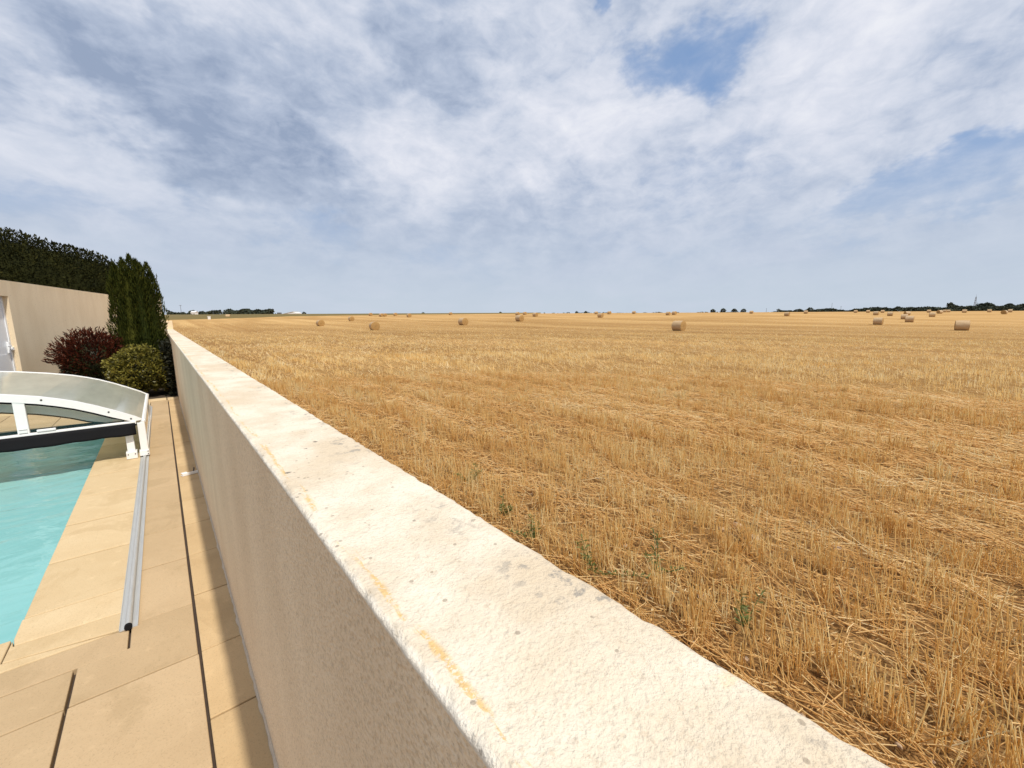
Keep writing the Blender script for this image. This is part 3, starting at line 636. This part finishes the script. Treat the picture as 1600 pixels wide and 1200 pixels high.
for k in range(60):
    x, y, h, r = plumes[k % len(plumes)]; n = 26; tt = rng.random(n); top = h * (.74 + .17 * random.random()); px_, py_ = x * .98 + random.gauss(0, r * .4), y * .98 + random.gauss(0, r * .4)
    P = np.stack([px_ + rng.normal(0, .02, n) * (1.2 - tt), py_ + rng.normal(0, .02, n) * (1.2 - tt), top + tt * .28], 1)
    V, F = leaves(P, np.stack([rng.normal(0, .25, n), rng.normal(0, .25, n), np.ones(n)], 1), rng.uniform(.06, .11, n), rng.uniform(.010, .016, n)); allV.append(V); allF.append(F + cnt); cnt += len(V)
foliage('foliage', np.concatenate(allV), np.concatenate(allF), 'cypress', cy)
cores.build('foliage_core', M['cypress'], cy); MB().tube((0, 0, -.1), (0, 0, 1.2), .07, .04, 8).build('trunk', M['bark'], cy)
# dark climber filling the gap against the wall
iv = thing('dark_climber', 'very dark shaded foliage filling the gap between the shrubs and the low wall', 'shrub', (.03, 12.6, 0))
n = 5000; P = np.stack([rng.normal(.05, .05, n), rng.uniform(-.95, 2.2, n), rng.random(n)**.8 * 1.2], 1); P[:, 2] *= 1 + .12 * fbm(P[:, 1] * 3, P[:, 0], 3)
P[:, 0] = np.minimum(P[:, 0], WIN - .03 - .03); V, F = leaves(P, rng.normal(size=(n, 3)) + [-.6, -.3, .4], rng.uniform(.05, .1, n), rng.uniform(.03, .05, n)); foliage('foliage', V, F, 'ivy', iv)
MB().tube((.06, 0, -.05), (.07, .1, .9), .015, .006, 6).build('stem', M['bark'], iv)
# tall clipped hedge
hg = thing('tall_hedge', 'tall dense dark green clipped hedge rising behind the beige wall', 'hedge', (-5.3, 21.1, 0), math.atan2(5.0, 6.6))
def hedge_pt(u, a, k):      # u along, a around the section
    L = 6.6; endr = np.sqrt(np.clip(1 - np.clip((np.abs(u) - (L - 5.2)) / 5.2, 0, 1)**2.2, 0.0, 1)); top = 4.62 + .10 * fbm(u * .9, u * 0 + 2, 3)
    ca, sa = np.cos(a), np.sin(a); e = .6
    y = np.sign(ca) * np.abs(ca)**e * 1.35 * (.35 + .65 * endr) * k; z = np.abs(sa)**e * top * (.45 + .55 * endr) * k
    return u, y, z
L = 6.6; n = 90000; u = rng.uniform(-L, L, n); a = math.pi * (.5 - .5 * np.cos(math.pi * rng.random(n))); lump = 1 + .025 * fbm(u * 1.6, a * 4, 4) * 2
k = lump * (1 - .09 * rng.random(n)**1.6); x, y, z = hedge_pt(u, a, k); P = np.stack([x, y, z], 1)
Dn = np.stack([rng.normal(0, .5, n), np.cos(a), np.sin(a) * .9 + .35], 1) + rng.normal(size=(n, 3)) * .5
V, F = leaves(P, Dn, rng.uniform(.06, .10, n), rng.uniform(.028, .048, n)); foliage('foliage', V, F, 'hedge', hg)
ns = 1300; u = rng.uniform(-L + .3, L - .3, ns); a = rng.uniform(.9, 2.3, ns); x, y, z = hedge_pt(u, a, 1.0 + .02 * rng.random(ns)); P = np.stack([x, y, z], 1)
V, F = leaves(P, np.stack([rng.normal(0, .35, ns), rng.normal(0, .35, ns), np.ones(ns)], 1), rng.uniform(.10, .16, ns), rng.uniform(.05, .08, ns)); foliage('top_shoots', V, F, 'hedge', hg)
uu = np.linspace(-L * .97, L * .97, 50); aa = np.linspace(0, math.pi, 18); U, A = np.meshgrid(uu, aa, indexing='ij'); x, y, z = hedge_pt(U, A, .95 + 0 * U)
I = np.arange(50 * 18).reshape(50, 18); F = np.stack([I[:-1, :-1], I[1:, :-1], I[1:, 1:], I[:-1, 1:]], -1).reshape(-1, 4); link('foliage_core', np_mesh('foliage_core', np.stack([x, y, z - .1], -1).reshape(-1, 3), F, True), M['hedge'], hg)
b = MB()
for k in range(9): b.tube((-5.8 + 1.4 * k, 0, -.2), (-5.8 + 1.4 * k, .1, 2.6), .08, .05, 7)
b.build('trunk', M['bark'], hg)

# ------------------------------------------------------------------ stubble, litter, stones
def wedge(n, r0, r1, a0=-44, a1=58):
    th = np.radians(rng.uniform(a0, a1, n)); r = np.sqrt(rng.uniform(r0 * r0, r1 * r1, n))
    x = r * (np.cos(th) * AX[0] + np.sin(th) * BX[0]); y = r * (np.cos(th) * AX[1] + np.sin(th) * BX[1])
    return x, y
def zone(x, y):
    """0 bare / flattened track .. 1 dense standing stubble; bands run along the drill rows (Y)"""
    xs_ = x + .35 * fbm(y * .25, x * 0 + 4, 2)
    b = .48 + 1.9 * fbm(xs_ * .6, y * .07 + 3, 3) + 1.5 * fbm(x * 1.1, y * .55, 3)
    b = b + .85 * np.sin(x * 6.2832 / 1.02 + 3.0 * fbm(y * .12, x * .3, 2)) * np.clip(1.3 - x / 60, 0, 1)
    b = b - .35 * np.exp(-((x - 1.15) / .55)**2) * (y < 6)
    return np.clip(b, 0.1, 1)
def ground_z(x, y): return terr(x, y)
def stalks(x, y, h, wd, lean, prism):
    n = len(x); z = ground_z(x, y) - .02; lx = rng.normal(0, lean, n); ly = rng.normal(0, lean, n) + .05
    B = np.stack([x, y, z], 1); T = B + np.stack([lx, ly, np.ones(n)], 1) / np.sqrt(1 + lx**2 + ly**2)[:, None] * (h + .02)[:, None]
    if prism:
        a = rng.random(n) * 6.283; V = []
        for k in range(3):
            o = np.stack([np.cos(a + k * 2.0944), np.sin(a + k * 2.0944), 0 * a], 1) * (wd * .5)[:, None]; V.append(B + o); V.append(T + o * .85)
        V = np.stack(V, 1).reshape(-1, 3); i = np.arange(n)[:, None] * 6
        F = np.concatenate([i + np.array([[0, 2, 3, 1]]), i + np.array([[2, 4, 5, 3]]), i + np.array([[4, 0, 1, 5]])])
    else:
        a = rng.random(n) * 6.283; o = np.stack([np.cos(a), np.sin(a), 0 * a], 1) * (wd * .5)[:, None]
        V = np.stack([B - o, B + o, T + o * .8, T - o * .8], 1).reshape(-1, 3); F = np.arange(4 * n).reshape(n, 4)
    return V, F
def collect(parts):
    V = []; F = []; c = 0
    for v, f in parts: V.append(v); F.append(f + c); c += len(v)
    return np.concatenate(V), np.concatenate(F)
parts = []
for n, r0, r1, wd, hh, row, prism in ((15000, 1.2, 5.5, .0052, .19, .16, True), (50000, 5.5, 13, .0070, .175, .17, True), (40000, 13, 21, .0100, .145, .19, False), (44000, 18, 32, .0125, .125, .21, False), (40000, 29, 48, .015, .11, .26, False), (60000, 34, 66, .017, .095, 0, False), (32000, 62, 120, .05, .09, 0, False)):
    x, y = wedge(n, r0, r1)
    if row:      # tillers stand in tufts along the drill rows
        per = 14 if r1 < 14 else 7; m_ = max(1, n // per); tx, ty = x[:m_], y[:m_]
        tx = np.round(tx / row) * row + rng.normal(0, row * .16, m_) + .03 * fbm(ty * .5, tx * 0, 2); idx = rng.integers(0, m_, n); sp = .028 if r1 < 14 else .05
        tz = zone(tx, ty); alive = rng.random(m_) < tz * 1.15; hv = .72 + .5 * rng.random(m_) + .25 * (tz - .5)
        x = tx[idx] + rng.normal(0, sp, n); y = ty[idx] + rng.normal(0, sp * 1.5, n); keep = alive[idx] & (x > WOUT + .05); hf = hv[idx][keep]
    else:
        keep = (rng.random(n) < zone(x, y)) & (x > WOUT + .05); hf = .8
    x, y = x[keep], y[keep]
    h = hh * hf * (.62 + .5 * rng.random(len(x))); short = rng.random(len(x)) < .16; h = np.where(short, h * .45, h)
    parts.append(stalks(x, y, h, wd * (.75 + .5 * rng.random(len(x))), np.where(rng.random(len(x)) < .25, .38, .14) if r1 < 50 else .3, prism))
V, F = collect(parts); tag(link('stubble', np_mesh('stubble', V, F), M['stalk']), 'golden cut cereal stubble standing in rows across the field', 'stubble', kind='stuff')
# lying straw, mostly along the rows
parts = []
for n, r0, r1, wd, ll, prism in ((14000, 1.2, 5.5, .0052, .26, True), (34000, 5.5, 13, .0072, .30, True), (42000, 13, 34, .0125, .38, False), (12000, 30, 70, .022, .5, False)):
    x, y = wedge(n, r0, r1); zn = zone(x, y); keep = (x > WOUT + .04) & (rng.random(n) < 1.05 - .7 * zn); x, y = x[keep], y[keep]; k = len(x)
    a = rng.normal(math.pi / 2 + .1, .65, k); L = ll * (.25 + .95 * rng.random(k)**1.3); el = rng.normal(.05, .16, k); z0 = ground_z(x, y) + rng.uniform(0, .05, k) + .5 * L * np.abs(np.sin(el))
    D = np.stack([np.cos(a) * np.cos(el), np.sin(a) * np.cos(el), np.sin(el)], 1) * (L * .5)[:, None]; Cn = np.stack([x, y, z0], 1)
    S = np.stack([-np.sin(a), np.cos(a), 0 * a], 1) * (wd * (.7 + .6 * rng.random(k)) * .5)[:, None]; U = np.zeros((k, 3)); U[:, 2] = wd * .8
    bend = np.stack([-np.sin(a), np.cos(a), 0 * a], 1) * (L * rng.normal(0, .06, k))[:, None]
    if prism:
        V = np.stack([Cn - D - S, Cn - D + S, Cn - D + U, Cn + bend - S, Cn + bend + S, Cn + bend + U, Cn + D - S, Cn + D + S, Cn + D + U], 1).reshape(-1, 3); i = np.arange(k)[:, None] * 9
        F = np.concatenate([i + np.array([[p, q, q + 3, p + 3]]) for base in (0, 3) for p, q in ((base, base + 1), (base + 1, base + 2), (base + 2, base))])
    else:
        V = np.stack([Cn - D - S, Cn - D + S, Cn + D + S + U, Cn + D - S + U], 1).reshape(-1, 3); F = np.arange(4 * k).reshape(k, 4)
    parts.append((V, F))
# chaff and leaf bits
n = 42000; x, y = wedge(n, .5, 9); keep = x > WOUT + .03; x, y = x[keep], y[keep]; k = len(x)
V, F = leaves(np.stack([x, y, ground_z(x, y) + rng.uniform(.0, .035, k)], 1), np.stack([rng.normal(size=k), rng.normal(size=k) * 1.3, rng.normal(size=k) * .35], 1), rng.uniform(.015, .06, k), rng.uniform(.004, .010, k)); parts.append((V, F))
V, F = collect(parts); tag(link('loose_straw', np_mesh('loose_straw', V, F), M['litter']), 'loose straw and chaff lying between the stubble rows', 'straw', kind='stuff')
def rock(r, seed):
    bm = bmesh.new(); bmesh.ops.create_icosphere(bm, subdivisions=1, radius=r); rr = random.Random(seed)
    for v in bm.verts: v.co *= rr.uniform(.7, 1.25); v.co.z *= .6
    me = bpy.data.meshes.new('field_stone'); bm.to_mesh(me); bm.free(); return me
# pebbles
parts = []; base = np.array([v.co[:] for v in rock(1, 1).vertices]); tri = np.array([p.vertices[:] for p in rock(1, 1).polygons])
x, y = wedge(900, .6, 7); keep = (x > WOUT + .05) & (zone(x, y) < .75); x, y = x[keep], y[keep]; k = len(x); s = rng.uniform(.006, .02, k)
Vp = (base[None] * s[:, None, None] * rng.uniform(.8, 1.2, (k, 12, 1)) + np.stack([x, y, ground_z(x, y) + .006], 1)[:, None]).reshape(-1, 3); Fp = (tri[None] + (np.arange(k) * 12)[:, None, None]).reshape(-1, 3)
tag(link('pebbles', np_mesh('pebbles', Vp, Fp), M['stone']), 'small pale pebbles scattered on the soil between the stalks', 'pebbles', kind='stuff')
for i, (x, y, r, lb) in enumerate(((3.56, 1.28, .040, 'pale stone farthest from the wall in the group of three on bare soil'), (3.39, 1.33, .034, 'pale stone in the middle of the group of three on bare soil'), (3.45, 1.10, .042, 'nearest and largest pale stone of the group of three on bare soil'),
        (2.57, 1.70, .030, 'small pale stone between the two green weeds by the wall'), (2.43, 1.03, .036, 'pale stone in the stubble between the wall and the thin nearest weed'), (3.75, .63, .038, 'pale stone lying alone in flattened straw, farthest right of the pale stones'), (3.3, 1.85, .03, 'small pale stone up field of the group of three'))):
    o = link('field_stone', rock(r, i), M['stone'], None, (x, y, -.1 + r * .2)); o.rotation_euler = (0, 0, i)
    tag(o, lb, 'stone', 'pale stones among the stubble')
def weed(loc, h, seed, label):
    t = thing('weed', label, 'weed', loc, seed, 'green weeds beside the wall'); rr = np.random.default_rng(seed)
    b = MB(); stems = [((0, 0, 0), (rr.normal(0, .03), rr.normal(0, .03), h))] + [((0, 0, h * .1), (rr.normal(0, .4) * h, rr.normal(0, .4) * h, h * rr.uniform(.5, .8))) for _ in range(3)]
    Cs = []; Ds = []
    for p, q in stems:
        b.tube(p, q, .003, .0015, 5)
        for j in range(22):
            f = .12 + .88 * j / 22; a = rr.random() * 6.28; d = np.array([math.cos(a), math.sin(a), .35]); pos = np.array(p) * (1 - f) + np.array(q) * f
            Cs.append(pos + d * .025 * (1.3 - f * .6)); Ds.append(d)
    b.build('stem', M['weed'], t); V, F = leaves(np.array(Cs), np.array(Ds), .042, .011); foliage('leaf_tuft', V, F, 'weed', t)
for i, (x, y, h, lb) in enumerate(((2.10, 1.62, .2, 'bushy green weed beside the wall, left of the tall upright one'), (2.40, 1.33, .24, 'tall upright green weed growing in the stubble near the wall'), (2.33, .76, .19, 'thin green weed with crossed straws, nearest the camera'), (2.08, 2.24, .14, 'low green weed in the middle of the row along the wall'), (2.16, 2.68, .15, 'small green weed beside the wall, second farthest of the row'), (2.36, 3.5, .17, 'small green weed in stubble, farthest along the wall'))):
    weed((x, y, -.1), h * 1.4, i + 3, lb)

# ------------------------------------------------------------------ straw bales
def bale_meshes():
    seg, ln, r, half = 56, 7, .65, .6; V = []; F = []
    for j in range(ln):
        yy = -half + 2 * half * j / (ln - 1); edge = .985 if j in (0, ln - 1) else 1
        for i in range(seg):
            a = 2 * math.pi * i / seg; rr = r * edge * (1 + .018 * math.sin(2 * a + 1) + .008 * math.sin(7 * a + j)); V.append((rr * math.cos(a), yy, max(-.60, rr * math.sin(a))))
    for j in range(ln - 1):
        for i in range(seg): k = (i + 1) % seg; F.append((j * seg + i, j * seg + k, (j + 1) * seg + k, (j + 1) * seg + i))
    side = np_mesh('net_wrap', V, F, True); side.materials.append(M['net'])
    faces = []
    for s in (-1, 1):
        V = []; F = []; rings = (0, .2, .36, .5, .62, .74, .86, .985)
        for q in rings:
            for i in range(seg):
                a = 2 * math.pi * i / seg; rr = r * q * (1 + .018 * math.sin(2 * a + 1) + .008 * math.sin(7 * a + (0 if s < 0 else ln - 1))); bul = .05 * (1 - q**3) + (0 if q > .95 else random.uniform(-.012, .012))
                V.append((rr * math.cos(a), s * (half + bul), max(-.60, rr * math.sin(a))))
        for j in range(len(rings) - 1):
            for i in range(seg): k = (i + 1) % seg; f = (j * seg + i, j * seg + k, (j + 1) * seg + k, (j + 1) * seg + i); F.append(f if s > 0 else f[::-1])
        me = np_mesh('straw_end', V, F, True); me.materials.append(M['face']); faces.append(me)
    return side, faces
side, ends = bale_meshes()
# photo column, depth along the view, size, turn, label
BALES = [(1062, 54, 1.06, -4, 'largest round straw bale, alone in mid field with its round end to the right'),
 (1506.5, 50, .98, 6, 'large round straw bale near the right edge of the photo, seen from its side'),
 (584, 62.2, 1.03, -8, 'round straw bale with its end facing the camera, lower of the two left ones'),
 (723.4, 80, 1.12, 2, 'round straw bale standing alone left of the middle, end facing the camera'),
 (499.4, 79, .96, 4, 'round straw bale farthest left in open stubble, in front of the white building'),
 (548.4, 106, .95, 0, 'smaller round straw bale between the two larger left ones'),
 (812, 98, 1.2, 2, 'front round bale of the cluster in the middle of the skyline'),
 (836.4, 140, 1.08, 4, 'round bale just right of the middle skyline cluster'),
 (808.6, 160, 1.0, 10, 'bale half hidden behind the front bale of the middle cluster'),
 (820, 175, 1.0, 0, 'tiny bale between the front bale and the right one of the middle cluster'),
 (356, 143, 1.0, 70, 'pale bale at the far left edge of the stubble, seen from its side'),
 (579, 165, .95, 5, 'tiny bale on the skyline just above the left end-on bale'),
 (595.5, 150, .95, 12, 'left bale of a touching pair on the left skyline'),
 (601.5, 151, .95, -9, 'right bale of a touching pair on the left skyline'),
 (617.6, 162, .95, 5, 'small bale right of the touching pair on the left skyline'),
 (639, 140, 1.02, -5, 'larger skyline bale, rightmost of the row of left skyline bales'),
 (704, 185, 1.0, 0, 'pale tiny skyline bale just left of the lone middle left bale'),
 (931.6, 190, 1.0, 20, 'tiny bale tucked behind the left side of the bale right of centre'),
 (938.4, 125, 1.08, 5, 'tilted looking bale right of centre, front of three'),
 (952, 185, 1.08, -4, 'small bale right of the front one of three right of centre'),
 (990.4, 205, 1.1, 8, 'lone small bale on the skyline between centre and the largest bale'),
 (1044, 148, 1.0, 2, 'left bale of the pair on the skyline above the largest bale'),
 (1053.6, 153, 1.04, -6, 'right bale of the pair on the skyline above the largest bale'),
 (1174, 174, .98, 5, 'small bale at the right end of the row of dark round trees'),
 (1230, 130, 1.02, -3, 'bale with a bright end, leftmost of the right half group'),
 (1259, 162, .96, 9, 'tiny pale bale below the thin pole on the right skyline'),
 (1336.7, 190, .98, 0, 'reddish tiny bale at the field edge, left of the right hand cluster'),
 (1356, 187, .98, 7, 'reddish tiny bale at the field edge, above the pale near bale'),
 (1369, 134, 1.02, -5, 'small bale right behind the mid sized bale of the right hand cluster'),
 (1378.7, 182, .96, 4, 'tiny pale bale against the dark wood, middle of the right hand cluster'),
 (1391, 125, 1.0, 3, 'small square looking bale upper right of the mid sized right bale'),
 (1374, 72.5, 1.0, -2, 'mid sized bale left of the large right bale, bright end to the right'),
 (1417.4, 132, 1.0, 40, 'dark shaded bale at the back of the stacked looking group of three'),
 (1414, 98, .97, 5, 'middle bale of the stacked looking group of three on the right'),
 (1422.6, 82, 1.0, 2, 'front bale of the stacked looking group of three on the right'),
 (1451, 180, .98, 0, 'tiny pale bale against the wood, left of the mast'),
 (1457, 114, .98, 6, 'small bale right of the group of three, left of the mast'),
 (1468, 150, .98, 55, 'brown shaded bale right of a tiny pale one, left of the mast'),
 (1475.5, 195, .95, -4, 'left bale of a low pale pair at the wood, left of the mast'),
 (1481.5, 196, .95, 6, 'right bale of a low pale pair at the wood, left of the mast'),
 (1506.5, 162, 1.0, 2, 'small pale bale directly behind the large right bale, left of the mast'),
 (1545.4, 180, .98, -6, 'tiny pale bale between the mast and the dark far right bale'),
 (1569, 138, 1.05, 75, 'dark bale in shade at the far right edge of the field'),
 (1577.6, 172, .98, 3, 'pale tiny bale right behind the dark far right bale')]
for i, (px, dep, s, turn, lb) in enumerate(BALES):
    x, y, z = at(px, dep); s *= .985
    t = thing('straw_bale', lb, 'bale', (x, y, z + .59 * s), R(turn), 'round straw bales on the stubble field'); t.scale = (s, s, s)
    link('net_wrap', side, None, t); link('straw_end', ends[0], None, t); link('straw_end', ends[1], None, t)

# ------------------------------------------------------------------ far things
def mass(name, pts, w_, h_, n, size, m, kind='stuff', label=None, cat=None, hvar=.35):
    """a belt of leafy clumps along a polyline of ground points"""
    Ps = []
    seg = [(Vector(a), Vector(c)) for a, c in zip(pts, pts[1:])]; tot = sum((c - a).length for a, c in seg); acc = 0
    for a, c in seg:
        k = max(4, int(n * (c - a).length / tot)); f = rng.random(k); ln = (c - a).length; s = acc + f * ln
        hh = h_ * (1 + hvar * 2 * fbm(s / (h_ * 2.2), s * 0 + 1.5, 4)); d = (c - a).normalized(); v = rng.random(k)**.7
        off = rng.uniform(-.5, .5, k) * w_ * np.sqrt(np.clip(1.05 - v, .02, 1)); x = a.x + (c.x - a.x) * f - d.y * off; y = a.y + (c.y - a.y) * f + d.x * off
        Ps.append(np.stack([x, y, terr(x, y) + v * hh], 1)); acc += ln
    P = np.concatenate(Ps); k = len(P); V, F = leaves(P, rng.normal(size=(k, 3)), rng.uniform(.6, 1.3, k) * size, rng.uniform(.5, 1.0, k) * size)
    return tag(link(name, np_mesh(name, V, F), M[m]), label, cat, kind=kind)
G = lambda px, d: at(px, d)
mass('far_woodland', [G(1215, 520), G(1330, 500), G(1400, 470), G(1480, 430), G(1560, 400), G(1650, 380), G(1760, 360)], 22, 4.9, 9000, 2.2, 'wood', label='long dark belt of woodland along the right horizon', cat='woodland')
mass('far_woodland', [G(1480, 455), G(1505, 450), G(1530, 450), G(1555, 440), G(1590, 430), G(1620, 430)], 20, 7.6, 4000, 2.4, 'wood', label='taller clump of woodland behind the mast on the right horizon', cat='woodland', hvar=.5)
mass('far_woodland', [G(262, 420), G(300, 430), G(345, 430)], 16, 4.6, 1800, 1.8, 'wood', label='dark tree belt at the left end of the horizon behind the white house', cat='woodland', hvar=.5)
mass('far_woodland', [G(358, 430), G(380, 420), G(425, 420)], 18, 5.8, 2600, 2.0, 'wood', label='dark wood on the left horizon left of the white building', cat='woodland', hvar=.3)
mass('far_hedgerow', [G(850, 520), G(900, 520), G(1000, 520), G(1040, 520), G(1110, 520), G(1220, 520)], 10, 2.6, 4200, 1.3, 'wood', label='low thin hedgerow along the middle of the horizon', cat='hedgerow', hvar=.5)
# darker standing crop beyond the stubble on the left
def crop():
    near = [G(255, 122), G(330, 132), G(400, 146), G(480, 172), G(560, 205), G(640, 240), G(720, 275), G(845, 325)]; far = [G(255, 330), G(330, 330), G(400, 330), G(480, 330), G(560, 330), G(640, 332), G(720, 334), G(845, 340)]
    V = []; F = []; k = 26
    for a, c in zip(near, far):
        for j in range(k):
            f = j / (k - 1); x = a[0] + (c[0] - a[0]) * f; y = a[1] + (c[1] - a[1]) * f; V.append((x, y, float(terr(x, y)) + (.55 + .12 * random.random() if 0 < j else -.05)))
    for i in range(len(near) - 1):
        for j in range(k - 1): a = i * k + j; F.append((a, a + k, a + k + 1, a + 1))
    tag(link('crop_field', np_mesh('crop_field', V, F, False), M['crop']), kind='structure')
crop()
def far_tree(px, d, h, label):
    x, y, z = G(px, d); t = thing('round_tree', label, 'tree', (x, y, z), 0, 'trees standing on the horizon'); P, Nn = shell(260, h * .5, h * .5, h * .42, h * .58, .15, .5)
    V, F = leaves(P, Nn + rng.normal(size=P.shape), h * .2, h * .16); foliage('crown', V, F, 'wood', t); MB().tube((0, 0, -.3), (0, 0, h * .5), h * .04, h * .03, 6).build('trunk', M['bark'], t)
for px, h, lb in ((1113.6, 5.2, 'round dark tree on the horizon, first of the row right of the largest bale'), (1129.6, 5.8, 'round dark tree on the horizon, second of the row right of the largest bale'), (1146.8, 5.6, 'round dark tree on the horizon, third of the row right of the largest bale'), (1161.4, 5.4, 'round dark tree on the horizon, fourth of the row right of the largest bale'), (901, 3.8, 'small dark tree on the horizon left of the bale right of centre'), (915, 3.8, 'small dark tree on the horizon nearest the bale right of centre'), (661, 3.6, 'lone tiny tree on the horizon left of the lone middle left bale'), (782, 3.6, 'lone tiny tree on the horizon left of the middle cluster of bales'), (475, 4.6, 'small tree on the horizon right of the white building'), (1265, 6.4, 'dark round tree beside a tiny pale bale under the thin pole')):
    far_tree(px, 470, h, lb)
def pole(px, d, h, label, arms=True):
    x, y, z = G(px, d); t = thing('power_pole', label, 'pole', (x, y, z), .5, 'poles on the horizon'); MB().tube((0, 0, -.5), (0, 0, h), .22, .14, 6).build('post', M['mast'], t)
    if arms: MB().box((-1.3, -.1, h - .9), (1.3, .1, h - .65)).build('crossarm', M['mast'], t)
pole(1298.5, 520, 13.5, 'tall thin pole on the right horizon, left of a shorter one', False); pole(1313, 520, 9.5, 'shorter power pole right of the tall thin pole on the horizon'); pole(1197, 520, 7.5, 'faint short pole on the horizon right of the round trees'); pole(283.5, 430, 11.5, 'thin pole on the left horizon beside the end wall')
def mast(px, d, h, label, half):
    x, y, z = G(px, d); t = thing('lattice_mast', label, 'mast', (x, y, z), .3, 'masts above the wood'); b = MB()
    legs = [(half * sx, half * sy) for sx, sy in ((1, 1), (-1, 1), (-1, -1), (1, -1))]
    tp = .25
    for i, (lx, ly) in enumerate(legs):
        MB().tube((lx, ly, -.5), (lx * tp, ly * tp, h), .16, .1, 5).build('leg', M['mast'], t)
        nx, ny = legs[(i + 1) % 4]; n = 7
        for k in range(n):
            f0, f1 = k / n, (k + 1) / n; s0, s1 = 1 - (1 - tp) * f0, 1 - (1 - tp) * f1; b.tube((lx * s0, ly * s0, h * f0), (nx * s1, ny * s1, h * f1), .08, .08, 4)
    b.build('bracing', M['mast'], t); MB().tube((0, 0, h - .2), (0, 0, h + h * .14), .1, .06, 5).build('antenna', M['mast'], t)
mast(1521, 560, 22, 'tall lattice mast rising above the wood on the right horizon', 1.3); mast(1524.5, 575, 14, 'shorter mast just right of the tall lattice mast', .8)
# far buildings
def house(px, d, wd, dp, hw, hr, label, rz, roof):
    x, y, z = G(px, d); t = thing('far_house', label, 'house', (x, y, z), rz); MB().box((-wd / 2, -dp / 2, -1), (wd / 2, dp / 2, hw)).build('wall', M['farwhite'], t)
    b = MB(); n = 0; b.v += [(-wd / 2 - .3, -dp / 2 - .3, hw), (wd / 2 + .3, -dp / 2 - .3, hw), (wd / 2 + .3, dp / 2 + .3, hw), (-wd / 2 - .3, dp / 2 + .3, hw), (-wd / 2 - .3, 0, hw + hr), (wd / 2 + .3, 0, hw + hr)]
    b.f += [(0, 1, 5, 4), (2, 3, 4, 5), (0, 4, 3), (1, 2, 5), (0, 3, 2, 1)]; b.build('roof', M[roof], t)
    for wx in (-wd * .28, wd * .22): MB().box((wx - .5, -dp / 2 - .04, 1), (wx + .5, -dp / 2 - .003, 2.2)).build('window', M['dark'], t)
house(304, 410, 4.2, 4, 3.4, 1.4, 'small white house in front of the trees on the left horizon', -.7, 'farwhite')
hb = thing('white_hangar', 'low white wedge-roofed building alone on the left horizon', 'building', (*G(452, 450),), math.atan2(BX[1], BX[0]))
b = MB(); z0 = -1.0
poly = [(-8.5, z0), (10, z0), (10, 3.2), (7.5, 4.2), (-8.5, .9)]
b.v += [(x, -6, z) for x, z in poly] + [(x, 6, z) for x, z in poly]; k = 5
b.f += [tuple(range(k)), tuple(range(2 * k - 1, k - 1, -1))] + [(i, (i + 1) % k, k + (i + 1) % k, k + i) for i in range(k)]
b.build('wall', M['farwhite'], hb)
b = MB(); b.v += [(-9, -6.4, 1.0), (7.6, -6.4, 4.45), (7.6, 6.4, 4.45), (-9, 6.4, 1.0), (-9, -6.4, 1.25), (7.6, -6.4, 4.7), (7.6, 6.4, 4.7), (-9, 6.4, 1.25)]; b.f += [(0, 3, 2, 1), (4, 5, 6, 7), (0, 1, 5, 4), (1, 2, 6, 5), (2, 3, 7, 6), (3, 0, 4, 7)]; b.build('roof', M['farwhite'], hb)
MB().box((-9.2, -7, -1), (-5.5, -4.5, 3.6)).build('annexe', M['mast'], hb)
mk = thing('marker_post', 'short white marker post at the left edge of the stubble field', 'post', (*G(326, 128),)); MB().box((-.35, -.25, -.1), (.35, .25, .8)).build('post', M['farwhite'], mk); MB().box((-.4, -.3, .8), (.4, .3, .95)).build('cap', M['farwhite'], mk)
